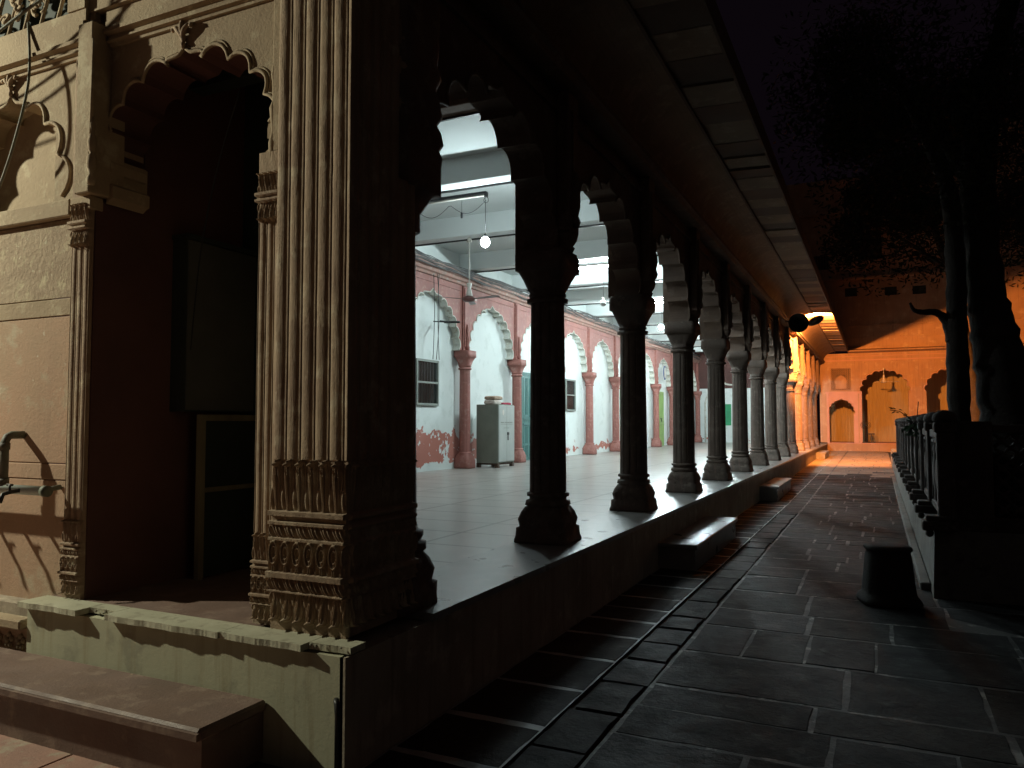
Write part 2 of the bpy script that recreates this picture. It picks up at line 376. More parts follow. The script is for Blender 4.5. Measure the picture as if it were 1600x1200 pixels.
def relief_panel(mb, o, u, n, width, z0, z1, fn, nu, nz, m=0, flip=False, skirt=.05, inset=.0):
    o, u, n = np.array(o, float), np.array(u, float), np.array(n, float)
    S, Z = np.meshgrid(np.linspace(0, width, nu), np.linspace(z0, z1, nz), indexing='ij')
    H = fn(S, Z)
    H = H + .0012*rng.standard_normal(H.shape)
    P = o[None, None, :] + S[..., None]*u + H[..., None]*n; P[..., 2] += Z
    B0 = P[:1].copy(); B0[0, :, :] = o + 0*n*1.0 - n*skirt; B0[0, :, 2] = o[2] + Z[0]
    B1 = P[-1:].copy(); B1[0, :, :] = o + u*width - n*skirt; B1[0, :, 2] = o[2] + Z[-1]
    mb.grid(np.concatenate([B0, P, B1], 0), m, True, flip)

# ================================================================== GROUND
def gz(y): return 0.0 if y < 13 else min((y-13)*.0095, .235)
g = MB()
ys = [-60, 13, 38, 160]
for a, b in zip(ys[:-1], ys[1:]):
    g.add([(-80, a, gz(a)-.022), (120, a, gz(a)-.022), (120, b, gz(b)-.022), (-80, b, gz(b)-.022)], [(0, 1, 2, 3)], 0)
tag(g.build('ground', M['ground_dark']), kind='structure')
mt = MB()
for a, b in ((-5, 11.3), (11.3, 13), (13, 38)):
    for x0, x1 in ((.01, .578), (.892, 2.57)) + (((.579, .891),) if a > 11 else ()):
        mt.add([(x0, a, gz(a)-.0025), (x1, a, gz(a)-.0025), (x1, b, gz(b)-.0025), (x0, b, gz(b)-.0025)], [(0, 1, 2, 3)], 1 if x0 < .5 else 0)
mt.add([(2.57, -5, -.0025), (9, -5, -.0025), (9, 5.0, -.0025), (2.57, 5.0, -.0025)], [(0, 1, 2, 3)], 0)
tag(mt.build('paving_joints', [M['mortar'], M['mortar_lit']]), kind='structure')
def slab(mb, x0, x1, y0, y1, m, th=.02, tilt=.006, gapz=0):
    """one stone of the paving, slightly out of level, with worn edges"""
    j = lambda a: random.uniform(-a, a)
    b = .012; zc = gz((y0+y1)/2) + gapz; tx, ty = j(tilt), j(tilt*1.2)
    x0 += j(.006); x1 += j(.006); y0 += j(.01); y1 += j(.01)
    nx = max(3, int((x1-x0)/.075)); ny = 2
    o = []; cx, cy = (x0+x1)/2, (y0+y1)/2
    ring = []
    per = [(x0+(x1-x0)*i/nx, y0) for i in range(nx)] + [(x1, y0), (x1, y0*.75+y1*.25), (x1, cy), (x1, y0*.25+y1*.75)] + [(x1-(x1-x0)*i/nx, y1) for i in range(nx)] + [(x0, y1), (x0, y0*.25+y1*.75), (x0, cy), (x0, y0*.75+y1*.25)]
    k = len(per); vs = []
    for (x, y) in per: vs.append((x+j(.005), y+j(.006), zc-th))
    for i, (x, y) in enumerate(per):
        px, py = vs[i][0], vs[i][1]; dx, dy = cx-px, cy-py; L = math.hypot(dx, dy)
        vs.append((px+dx/L*b, py+dy/L*b, zc + tx*(px-cx) + ty*(py-cy)))
    fs = [(i, (i+1) % k, (i+1) % k + k, i + k) for i in range(k)] + [list(range(k, 2*k))]
    if (y0+y1)/2 > 21.5 + random.uniform(-1.2, 1.2): m = 3  # far slabs take the paler lamplit colour
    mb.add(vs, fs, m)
pv = MB(); mats_p = [M['slabA'], M['slabB'], M['slabC'], M['slabD']]
pick = lambda: random.choice([0, 0, 1, 2, 0])
# narrow courses between plinth and drain
y = -5.0
while y < 38:
    d = random.uniform(.40, .62); gap = random.uniform(.03, .05) if y < 13 else .025
    slab(pv, .012, .575, y+gap/2, y+d-gap/2, pick()); y += d
# drain cover stones
y = -5.0
while y < 11.3:
    d = random.uniform(.35, .62); ja, jb_ = random.uniform(-.012, .012), random.uniform(-.012, .012); slab(pv, .598+ja, .872+jb_, y+.006, y+d-random.uniform(.004, .03), 2 if random.random() < .7 else 0, gapz=random.uniform(-.008, -.001)); y += d
y = 11.32
while y < 38:
    d = random.uniform(.40, .62); slab(pv, .583, .888, y+.012, y+d-.012, pick()); y += d
# main courses
y = -5.0; odd = 0
while y < 38:
    d = random.uniform(.36, .78) if y < 6 else random.uniform(.34, .62)
    x = .90; odd += 1
    while x < (2.56 if y > 5.0 else 8):
        wd = random.uniform(.38, 1.05) if y < 6 else random.uniform(.35, .85)
        x1 = min(x+wd, 2.57 if y > 5.0 else 8.2)
        if x1-x > .12: slab(pv, x+random.uniform(.001, .010), x1-random.uniform(.001, .012), y+random.uniform(.006, .016), y+d-random.uniform(.004, .018), pick())
        x = x1
    y += d
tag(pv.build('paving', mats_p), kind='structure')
rg = MB(); 
x = -9.0
while x < -.02:
    d = random.uniform(.7, 1.2); y0 = -.42
    for yy, y9 in ((-.34, -1.31), (-1.32, -2.27), (-2.28, -3.27), (-3.28, -4.27), (-4.28, -5.2)): rg.bbox(x+.004, min(x+d, 0)-.004, y9, yy, -.03, .008, .004)
    x += d
tag(rg.build('path', M['red_ground']), kind='structure')

# ================================================================== ARCADE BUILDING
bld = empty('arcade_building', (0, 0, 0))
tag(bld, 'long sandstone arcade with fluted columns, cusped arches, white lit hall and carved corner pillar', 'building')
Y1 = 36.8
# plinth and floor
p = MB(); p.box(-7.2, -.03, .05, Y1, 0, .505, 1); p.box(-2.2, -.012, .0, .05, -.05, .512, 0); p.box(-.03, 0, .0, Y1, -.05, .512, 1)
p.build('plinth', [M['yellow'], M['plinth_side']], bld)
f = MB(); f.box(-7.1, -.62, 1.33, Y1, .505, .55); f.box(-.62, .022, .71, Y1, .512, .552, 1)
M['border'] = mat('polished border stone', (.24, .23, .215), (.18, .175, .165), (.27, .26, .245), scale=2.2, rough=.3, bump=.06, spec=.5, rvar=.04)
f.build('floor', [M['floor'], M['border']], bld)
f = MB(); f.box(-2.2, -.62, .12, 1.33, .505, .55); f.build('threshold', M['red_step'], bld)
# coping stones with broken stretches
cp = MB()
def coping(x0, x1, yf):
    n = max(2, int((x1-x0)/.012)); fr = [(x0+(x1-x0)*i/n, yf + .004*math.sin(i*.21+x0*7) + .002*math.sin(i*.57) + random.uniform(-.001, .001)) for i in range(n+1)]
    poly = [(x1, .13), (x0, .13)] + fr
    cp.extrude(poly, (0, 0, .522), (1, 0, 0), (0, 1, 0), (0, 0, 1), .03, 0, None, False)
coping(-2.22, -1.73, -.045); coping(-1.726, -1.52, .035); coping(-1.516, -.72, -.04); coping(-.716, -.22, -.035); coping(-.216, .012, .02)
for i in range(14):
    a, b = random.choice([(-1.73, -1.50), (-1.62, -1.52), (-.22, .0)]); x = random.uniform(a, b); r = random.uniform(.003, .006)
    zc = random.uniform(.53, .55); yc = random.uniform(.025, .04) if a < -1 else random.uniform(.01, .025)
    cp.bbox(x-r, x+r, yc-r, yc+r, zc-r*.8, zc+r*.8, r*.35, 1)
cp.build('coping', [M['yellow_top'], M['broken']], bld)
# drain pipe at the plinth corner
dp = MB(); dp.tube([(-.035, -.015, .33), (-.02, -.035, .335), (-.005, -.05, .33), (.0, -.05, .28), (.0, -.05, 0)], .013, 10); dp.build('drain_pipe', M['dark_metal'], bld)

# ---- corner pillar
cpil = MB()
PX0, PX1, PYF, PYB = -.545, -.115, .135, .70
cpil.box(PX0+.004, PX1-.004, PYF+.004, PYB, .55, 5.2)
def fn_corner(S, Z):
    z = Z
    h = np.where(z < .82, base_relief(S, z), reeds(S + .012, .086, .016))
    # leaf tips lap over the foot of the reeds
    u = ((S/.072) % 1) - .5
    return h
zc = np.concatenate([np.linspace(0, .86, 330), np.linspace(.9, 4.6, 60)])
def relief_z(mb, o, u, n, width, zs, fn, nu, m=0, flip=False, skirt=.06, jitter=.00035):
    o, u, n = np.array(o, float), np.array(u, float), np.array(n, float)
    S, Z = np.meshgrid(np.linspace(0, width, nu), zs, indexing='ij')
    wob = sum(a_*np.sin(S*f1+Z*f2+p_) for a_, f1, f2, p_ in ((.0007, 31, 5, .4), (.0004, 67, 13, 1.9), (.0003, 19, 31, 4.), (.0003, 120, 33, 2.2)))
    H = fn(S, Z) + wob + jitter*rng.standard_normal(S.shape)
    P = o + S[..., None]*u + H[..., None]*n; P[..., 2] += Z
    B0 = np.tile(o - n*skirt, (1, len(zs), 1)); B0[..., 2] = o[2] + Z[:1]
    B1 = np.tile(o + u*width - n*skirt, (1, len(zs), 1)); B1[..., 2] = o[2] + Z[-1:]
    mb.grid(np.concatenate([B0, P, B1], 0), m, True, flip)
relief_z(cpil, (PX0, PYF, .55), (1, 0, 0), (0, -1, 0), PX1-PX0+.02, zc, fn_corner, 380, flip=False, skirt=.02)
relief_z(cpil, (PX1, PYF, .55), (0, 1, 0), (1, 0, 0), PYB-PYF, np.concatenate([np.linspace(0, .86, 120), np.linspace(.9, 4.6, 20)]), lambda S, Z: np.where(Z < .82, base_relief(S, Z), reeds(S, .086, .014)), 200, skirt=.02)
cp_o = cpil.build('corner_pillar', M['pillar'], bld)
# rear half of the corner pillar seen against the hall: base bulge and capital toward the hall
cr = MB()
cr.loft([(.55, .22, 7), (.60, .21, 7, 8, .03), (.67, .21, 7, 8, .04), (.68, .195, 7), (.74, .20, 6, 8, .05), (.80, .18, 5, 8, .06), (.84, .165, 4), (.855, .18, 4), (.895, .18, 4), (.90, .16, 3), (.93, .175, 3), (.955, .175, 3), (.965, .15, 3), (1.0, .14, 3), (2.6, .125, 3), (2.62, .15, 3), (2.66, .15, 3), (2.72, .15, 3), (2.83, .19, 6), (2.84, .225, 8), (3.0, .225, 8), (3.01, .225, 8), (3.06, .23, 8), (3.10, .215, 8), (3.14, .235, 8), (3.2, .225, 8), (3.25, .205, 8), (3.3, .23, 8), (3.4, .215, 8), (3.46, .20, 8), (3.52, .225, 8), (3.6, .205, 8), (3.7, .215, 8), (5.2, .215, 8)], (-.30, .76), 48)
cr.build('rear_column', M['arcade'], cp_o)

# ---- small engaged pilasters by the doorway: right one (beside the corner pillar) and left one
def small_pilaster(x0, x1, yf, name, top=5.2):
    mb = MB(); W = x1-x0
    mb.box(x0+.003, x1-.003, yf+.005, yf+.45, .55, top)
    zs = np.concatenate([np.linspace(0, .46, 190), np.linspace(.48, 1.96, 12), np.linspace(1.98, 2.30, 110), np.linspace(2.31, top-.55, 8)])
    p = W/4
    def fn(S, Z):
        h = reeds(S, W/3.0, .014)
        h = np.where(Z < .45, base_relief(S, Z*.82/.45, p, .75), h)
        u = ((S/p) % 1) - .5
        c = (Z >= 2.02) & (Z < 2.12); h = np.where(c, .012+.026*leaf(u, (Z-2.02)/.10, False), h)
        c = (Z >= 2.12) & (Z < 2.135); h = np.where(c, .042, h)
        c = (Z >= 2.135) & (Z < 2.15); h = np.where(c, .026, h)
        c = (Z >= 2.15) & (Z < 2.165); h = np.where(c, .044, h)
        c = (Z >= 2.165) & (Z < 2.27); h = np.where(c, .010+.030*leaf(u, (Z-2.165)/.105, True), h)
        c = (Z >= 2.27); h = np.where(c, .012 + 0*Z, h)
        return h
    relief_z(mb, (x0, yf, .55), (1, 0, 0), (0, -1, 0), W, zs, fn, 70, skirt=.03)
    return mb.build(name, M['pillar'], bld)
small_pilaster(-.70, -.548, .175, 'pilaster', 2.93)
small_pilaster(-2.10, -1.945, .14, 'pilaster')

# ---- facade wall around the doorway
dw = MB()
A = spandrel(dw, -1.975, -.56, 3.10, 5.2, -1.29, .62, 3.10, .53, (0, .20, 0), (1, 0, 0), (0, 1, 0), .28, 0, 1, foils=4, top=80)
# moulded rim along the arch
dw.tube([(a, .196, b) for a, b in A], .011, 6, 0)
dw.tube([(a, .199, b) for a, b in [( -1.29 + (x+1.29)*1.035, 3.10 + (z-3.10)*1.04) for x, z in A]], .006, 5, 0)
dw.box(-1.975, -1.91, .20, .48, 2.86, 3.10); dw.box(-.67, -.56, .20, .48, 2.86, 3.10)
dw.build('door_arch', [M['facade_tan'], M['redwall']], bld)
# bracket imposts at the springing
im = MB()
for zz, w_, in ((2.86, .07), (2.74, .085)):
    pass
prof_i = [(0, 0), (.02, 0), (.03, -.03), (.03, -.085), (.005, -.09), (.005, -.15), (.035, -.155), (.055, -.17), (.055, -.24), (.03, -.25), (.0, -.27)]
im.extrude(prof_i, (-1.911, .205, 3.098), (1, 0, 0), (0, 0, 1), (0, 1, 0), .25)
im.build('impost_block', M['facade_tan'], bld); im = MB()
im.extrude([(-a*.6, b*.9) for a, b in prof_i], (-.671, .205, 3.098), (1, 0, 0), (0, 0, 1), (0, 1, 0), .25)
im.build('impost_block', M['facade_tan'], bld)
jm = MB(); jm.box(-2.3, -1.932, .158, 2.7, .55, 2.86); jm.box(-2.3, -1.935, .48, 2.7, 2.86, 4.4); jm.build('side_wall', M['redwall'], bld)
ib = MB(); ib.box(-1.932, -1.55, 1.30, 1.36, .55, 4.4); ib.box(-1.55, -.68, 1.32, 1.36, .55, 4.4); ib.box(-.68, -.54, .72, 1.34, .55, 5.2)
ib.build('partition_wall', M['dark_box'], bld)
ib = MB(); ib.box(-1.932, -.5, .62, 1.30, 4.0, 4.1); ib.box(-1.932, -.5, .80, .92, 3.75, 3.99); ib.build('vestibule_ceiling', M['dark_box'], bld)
bx = MB(); bx.box(-1.93, -1.80, .70, 1.29, 1.62, 2.72, 0); bx.box(-1.80, -1.79, .705, 1.285, 1.63, 2.71, 1); bx.box(-1.93, -1.78, .69, 1.295, 2.72, 2.75, 0); bx.build('wall_cupboard', [M['dark_box'], M['grey_box']], bld)
fr = MB(); fr.box(-1.80, -1.76, .80, .84, .55, 1.60); fr.box(-1.80, -1.76, .84, 1.29, 1.56, 1.60); fr.box(-1.80, -1.77, .84, 1.29, 1.10, 1.13); fr.box(-1.79, -1.785, .84, 1.29, .56, 1.56, 1); fr.build('inner_door', [M['wood_frame'], M['dark_box']], bld)
# finials over the arches
def finial(x, y, z, parent, s=1.0):
    mb = MB()
    mb.loft([(z, .008*s), (z+.02*s, .014*s), (z+.035*s, .009*s), (z+.055*s, .018*s), (z+.075*s, .011*s)], (x, y-.005), 12)
    for sg, h, bend in ((-1, .075, .05), (1, .075, .05), (0, .09, 0)):
        pts = [(x + sg*bend*s*math.sin(t*1.5)*(.4+t*.6), y-.01-.012*math.sin(t*PI), z+.06*s+h*s*t - (.02*s*t*t if sg else 0)) for t in np.linspace(0, 1, 8)]
        if sg: pts += [(pts[-1][0]+sg*.014*s, y-.016, pts[-1][2]-.006*s), (pts[-1][0]+sg*.010*s, y-.02, pts[-1][2]-.020*s)]
        mb.tube(pts, [.014*s*(1-.35*i/len(pts)) for i in range(len(pts))], 7)
    return mb.build('finial', M['pillar'], parent)
finial(-1.29, .19, 3.615, bld, 1.1); 
# pilaster strip with turned colonette between the bays
ps = MB(); ps.bbox(-2.01, -1.885, .07, .30, 2.86, 3.86, .006); ps.box(-2.30, -2.01, .1505, .5, 2.86, 3.86)
ps.loft([(2.90, .02), (2.93, .028), (2.96, .014), (3.0, .027), (3.06, .026), (3.08, .012), (3.10, .02), (3.14, .026), (3.18, .02), (3.2, .01), (3.24, .016), (3.30, .007)], (-1.875, .08), 12)
ps.loft([(3.18, .012), (3.75, .010)], (-1.88, .076), 8)
ps.bbox(-2.11, -1.925, .115, .2, 2.78, 2.858, .006)
ps.build('pilaster_strip', M['facade_tan'], bld)
cl = MB(); cl.loft([(2.78, .02), (2.81, .028), (2.84, .014), (2.9, .024), (2.98, .026), (3.04, .012), (3.1, .018), (3.16, .024), (3.2, .01), (3.3, .012), (3.34, .018), (3.4, .008), (4.0, .008)], (-.628, .185), 12); cl.bbox(-.62, -.50, .165, .4, 2.93, 5.2, .004); cl.build('colonette', M['facade_tan'], bld)
# mouldings over the bays
def moulding(mb, x0, x1, yw, z, m=0):
    prof = [(0, 0), (.018, 0), (.022, .018), (.045, .022), (.045, .034), (.030, .038), (.034, .058), (.066, .066), (.066, .088), (.05, .094), (.05, .20), (0, .20)]
    mb.extrude(prof, (x0, yw, z), (0, -1, 0), (0, 0, 1), (1, 0, 0), x1-x0, m)
mo = MB(); moulding(mo, -1.883, -.55, .199, 3.748); moulding(mo, -6.0, -2.012, .149, 3.70); mo.build('moulding', M['facade_tan'], bld)
# left bays: blind niche, belt, slabs, ledge with carved frieze, pierced floral panel above
lb = MB()
for cx in (-2.73, -4.35):
    A2 = spandrel(lb, cx-.66 if cx < -3 else -3.50, -2.02 if cx > -3 else -3.66, 2.86, 3.72, cx, .50, 2.90, .70, (0, .15, 0), (1, 0, 0), (0, 1, 0), .16, 0, 1, foils=3, top=76)
    lb.tube([(a, .146, b) for a, b in A2], .012, 6, 0)
lb.box(-5.2, -2.14, .31, .5, 2.8, 5.2)
lb.box(-3.66, -3.5, .06, .31, 2.86, 3.70); lb.box(-9, -5.01, .15, .5, 2.86, 5.2)
lb.build('niche_arch', [M['facade_tan'], M['facade_tan']], bld)
finial(-2.73, .14, 3.59, bld)
sl = MB(); sl.bbox(-9, -2.105, .11, .5, 2.76, 2.858, .006, 0)
sl.bbox(-9, -2.105, .155, .5, 2.285, 2.756, .004, 1); sl.bbox(-9, -2.105, .152, .5, 2.18, 2.281, .004, 0)
for xx in (-9, -7.4, -5.9, -4.4, -3.0): pass
xs = [-9, -7.6, -6.1, -4.7, -3.32, -2.105]
for a, b in zip(xs[:-1], xs[1:]): sl.bbox(a, b-.004, .156, .5, 1.31, 2.176, .004, 2)
sl.bbox(-9, -2.105, .153, .5, 1.215, 1.306, .004, 2); sl.bbox(-9, -2.105, .156, .5, .44, 1.211, .004, 2)
sl.build('wall_slabs', [M['facade_tan'], M['facade_rough'], M['facade']], bld)
lg = MB(); lg.bbox(-9, -2.225, -.03, .5, .385, .44, .008, 0); lg.box(-9, -2.222, .035, .5, .15, .385, 1); lg.bbox(-9, -2.222, .0, .3, .13, .20, .006, 0)
xr = -2.30
while xr > -4.2:
    for k in range(5):
        q = 2*PI*k/5 + .3; lg.sphere((xr+.026*math.cos(q), .03, .30+.030*math.sin(q)), .018, 8, 0, 1, .7, 1)
    lg.sphere((xr, .022, .30), .014, 8, 0)
    lg.sphere((xr, .02, .15), .045, 8, 1, 1, .5, 1)
    xr -= .105
lg.build('ledge', [M['facade_tan'], M['facade']], bld)
jl = MB(); jl.box(-5, -1.99, .10, .16, 3.90, 3.97, 0); jl.box(-2.14, -1.99, .09, .3, 3.97, 5.2, 0); jl.box(-1.99, -1.88, .2, .3, 3.86, 5.2, 0)
jl.box(-1.99, -.6, .12, .19, 3.95, 4.03, 0)
random.seed(21)
for i in range(26):
    cx, cz = -2.42 - random.random()*.9, 4.03+random.random()*.35; r0 = random.uniform(.03, .06); a0 = random.uniform(0, 6.28); sg = random.choice((-1, 1))
    pts = [(cx+r0*(1-t*.75)*math.cos(a0+sg*t*5.5), .12+.012*math.sin(t*6), cz+r0*(1-t*.75)*math.sin(a0+sg*t*5.5)) for t in np.linspace(0, 1, 14)]
    jl.tube(pts, [.010+.006*(1-abs(2*t-1)) for t in np.linspace(0, 1, 14)], 6, 0)
    jl.sphere((cx, .115, cz), .02, 8, 0, 1.2, .5, .8)
for i in range(8): jl.tube([(-3.4+i*.16, .125, 3.97), (-3.36+i*.16, .13, 4.1), (-3.3+i*.16+random.uniform(-.05, .05), .125, 4.25), (-3.34+i*.16, .13, 4.45)], .011, 6)
jl.build('pierced_panel', M['facade_tan'], bld)
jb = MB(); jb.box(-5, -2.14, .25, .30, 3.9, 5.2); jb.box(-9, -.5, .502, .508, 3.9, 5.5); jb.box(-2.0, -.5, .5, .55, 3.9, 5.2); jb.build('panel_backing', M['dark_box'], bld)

# ---- arcade columns along the courtyard
CY = [3.28 + 2.56*k for k in range(13)]
AX = -.40
def column_meshes():
    b = MB()
    b.loft([(.55, .235, 9), (.575, .235, 9), (.60, .222, 8, 8, .02), (.67, .215, 7, 8, .04), (.68, .20, 7), (.74, .205, 6, 8, .05), (.80, .185, 5, 8, .06), (.84, .165, 4, 8, .05), (.85, .158, 3), (.855, .175, 3, 12, .03), (.895, .172, 2.5, 12, .03), (.90, .158, 2), (.925, .158, 2), (.93, .178, 2), (.955, .180, 2), (.965, .156, 2)], (0, 0), 64)
    # carved lotus leaves wrapped on the four corners
    for k in range(4):
        q = PI/4+k*PI/2
        for s_ in (-.35, 0, .35):
            a = q+s_; pts = [(.9*rr*math.cos(a), .9*rr*math.sin(a), zz) for zz, rr in ((.59, .255 if s_ == 0 else .225), (.66, .26 if s_ == 0 else .225), (.74, .235 if s_ == 0 else .215), (.80, .19), (.84, .165))]
            b.tube(pts, [.012, .024, .028, .02, .008], 7)
    s = MB(); n = 96; rings = []
    zs = [.96] + list(np.linspace(1.0, 2.52, 6)) + [2.58]
    vs = []
    for z in zs:
        t = (z-.96)/1.62; r = .157 - .014*t
        for k in range(n):
            q = 2*PI*k/n; fl = abs(((k/8.0) % 1)-.5)*2
            rr = r*(1 - .055*(fl > .82) - .02*fl*fl)
            vs.append((rr*math.cos(q), rr*math.sin(q), z))
    fs = [(i*n+k, i*n+(k+1) % n, (i+1)*n+(k+1) % n, (i+1)*n+k) for i in range(len(zs)-1) for k in range(n)]
    s.add(vs, fs, 0, False)
    c = MB()
    c.loft([(2.565, .14, 2), (2.57, .175, 2), (2.60, .178, 2), (2.605, .145, 2), (2.62, .145, 2), (2.625, .16, 2), (2.645, .16, 2), (2.65, .145, 2, 12, .03), (2.70, .158, 3, 12, .04), (2.76, .178, 4, 12, .03), (2.81, .20, 6), (2.83, .205, 8), (2.835, .225, 10), (2.97, .225, 10), (2.98, .21, 10), (3.0, .21, 10)], (0, 0), 64)
    return b, s, c
b_, s_, c_ = column_meshes()
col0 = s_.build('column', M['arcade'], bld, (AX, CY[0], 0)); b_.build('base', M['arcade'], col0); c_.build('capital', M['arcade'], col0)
for k, y in enumerate(CY[1:]):
    c = dup(col0, (AX, y, 0)); c.rotation_euler.z = random.choice((0, PI/2, PI, -PI/2))
# ---- arcade wall: pier, arch panel (each bay a part), pilaster on the outer face
XW0, XW1 = -.56, -.27
prev = .90
aw_cache = None
bays = [(.78, CY[0])] + list(zip(CY[:-1], CY[1:])) + [(CY[-1], Y1)]
for i, (ya, yb) in enumerate(bays):
    if 0 < i < len(bays)-1 and aw_cache:
        o = aw_cache.copy(); col.objects.link(o); o.parent = bld; o.location = (0, ya-CY[0], 0)
        continue
    mb = MB(); w_ = (yb-ya)/2-.20; cc = (ya+yb)/2
    if i == 0: w_ = .98; cc = 2.10
    if i == len(bays)-1: yb = Y1; w_ = (yb-ya)/2-.20
    A3 = spandrel(mb, ya, yb, 3.0, 4.36, cc, w_, 3.0, 1.0, (XW1, 0, 0), (0, 1, 0), (-1, 0, 0), XW1-XW0, 0, 0, foils=4, top=79)
    mb.tube([(XW1+.004, a, b) for a, b in A3], .014, 6)
    mb.box(XW1, XW1+.03, ya+.12, yb-.12, 4.18, 4.22)   # panel frame
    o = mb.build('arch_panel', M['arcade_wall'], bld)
    if i == 1: aw_cache = o
pp = MB(); pp.bbox(XW1+.001, -.155, -.12, .12, 3.16, 4.36, .008); pp.box(-.155, -.14, -.05, .05, 3.3, 4.2)
pp.loft([(3.0, .06, 6), (3.04, .075, 6), (3.05, .06, 6), (3.10, .09, 6), (3.16, .10, 8)], (-.24, 0), 24)
pp.loft([(3.2, .03), (3.25, .045), (3.3, .025), (3.38, .042), (3.46, .04), (3.5, .022), (3.56, .036), (3.62, .03), (3.68, .012)], (-.14, 0), 12)
pil0 = pp.build('pilaster', M['arcade_wall'], bld, (0, CY[0], 0))
for y in CY[1:]:
    o = pil0.copy(); col.objects.link(o); o.parent = bld; o.location = (0, y, 0)
pi = MB(); pi.box(XW0-.10, XW0-.001, -.10, .10, 3.0, 4.36)
pin0 = pi.build('inner_pilaster', M['arcade_wall'], bld, (0, CY[0], 0))
for y in CY[1:]:
    o = pin0.copy(); col.objects.link(o); o.parent = bld; o.location = (0, y, 0)
# cornice, wall above, cove, eave
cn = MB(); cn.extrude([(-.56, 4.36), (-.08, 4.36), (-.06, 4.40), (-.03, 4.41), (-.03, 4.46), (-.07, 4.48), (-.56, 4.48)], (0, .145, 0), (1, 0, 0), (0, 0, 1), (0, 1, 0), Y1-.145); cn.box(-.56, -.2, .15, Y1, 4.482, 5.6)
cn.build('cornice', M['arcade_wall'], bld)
cv = MB(); n = 14
for seg in range(int((Y1-.2)/.64)):
    ya = .2+seg*.64; yb = min(ya+.64, Y1)-.004; P = []
    lift = random.uniform(0, .006)
    for yy in (ya, yb):
        P.append([( -.10 + .53*(1-math.cos(PI/2*k/n)), yy, 4.47 + lift + .42*math.sin(PI/2*k/n)**1.0) for k in range(n+1)])
    cv.grid(np.array(P), 0, False, True)
cv.box(-.2, .45, .15, Y1, 4.93, 5.0)
cv.build('cove', M['eave'], bld)
ev = MB(); y = -.6; i = 0
random.seed(11)
while y < Y1-.05:
    d = random.uniform(.46, .62); y1 = min(y+d, Y1-.01); dz = random.uniform(-.012, .012); th = .06
    sl_ = random.uniform(-.035, .035)   # each flag sits at its own small tilt
    x0, x1 = .42, .955
    vs = [(x0, y+.004, 4.905+dz-sl_/2), (x1, y+.004, 4.885+dz-sl_/2), (x1, y1-.004, 4.885+dz+sl_/2), (x0, y1-.004, 4.905+dz+sl_/2)]
    vs += [(a, b, c+th) for a, b, c in vs]
    ev.add(vs, [(0, 1, 2, 3), (7, 6, 5, 4), (0, 4, 5, 1), (1, 5, 6, 2), (2, 6, 7, 3), (3, 7, 4, 0)], i % 2 if random.random() < .8 else random.randint(0, 1)); y = y1; i += 1  # slabs mostly alternate between the lighter and darker eave tone
ev.box(.40, .43, .15, Y1-.01, 4.87, 5.0, 1)
ev.box(-.2, .97, -.6, Y1-.01, 5.01, 5.10, 1); ev.box(.958, .985, -.6, Y1-.01, 4.86, 5.10, 1)
ev.build('eave', [M['eave'], M['eave_dark']], bld)

# ---- hall: back wall, ceiling, beams, end walls
hw = MB(); hw.box(-6.55, -6.22, 1.34, Y1, .55, 5.3); hw.build('back_wall', M['hallwall'], bld)
hw = MB(); hw.box(-6.22, -.56, Y1-.12, Y1-.005, .55, 3.25, 0); hw.box(-6.22, -.56, Y1-.12, Y1-.005, 3.25, 5.3, 1); hw.build('end_wall', [M['hallwall'], M['redwall']], bld)
hw = MB(); hw.box(-6.22, -1.0, 1.345, 1.40, .55, 5.3); hw.box(-.95, -.54, 1.345, 1.36, .55, 5.3); hw.build('near_end_wall', M['redwall'], bld)  # coloured dark to cut the light bounced onto the arches
ce = MB(); ce.box(-6.5, -.2, 4.2, Y1, 5.3, 5.5); ce.box(-6.5, -.2, .4, 4.2, 5.3, 5.5, 1); ce.box(-9, 0, .5, Y1, 5.51, 5.7); ce.build('ceiling', [M['white_ceiling'], M['redwall']], bld)  # near strip of ceiling coloured dark in place of shade
BY = [4.5, 6.85, 9.6, 12.4, 15.15, 17.9, 20.65, 23.4, 26.15, 28.9, 31.65, 34.4]
bm_ = MB(); bm_.bbox(-6.24, -.40, -.27, 0, 4.93, 5.31, .01, 0); bm_.box(-6.22, -.56, -.022, .004, 4.905, 4.93, 1)
bm_.tube([(-6.2+i*.35, .008, 4.915+.006*math.sin(i*2.1)) for i in range(17)], .008, 6, 1)
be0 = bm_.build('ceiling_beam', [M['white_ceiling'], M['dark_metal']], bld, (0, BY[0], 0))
be0.data = be0.data.copy(); be_white = be0.data.copy(); be0.data.materials[0] = M['arcade_wall']  # first beam coloured dark, shade put into its material; the rest stay white
for y in BY[1:]:
    o = be0.copy(); o.data = be_white; col.objects.link(o); o.parent = bld; o.location = (0, y, 0)
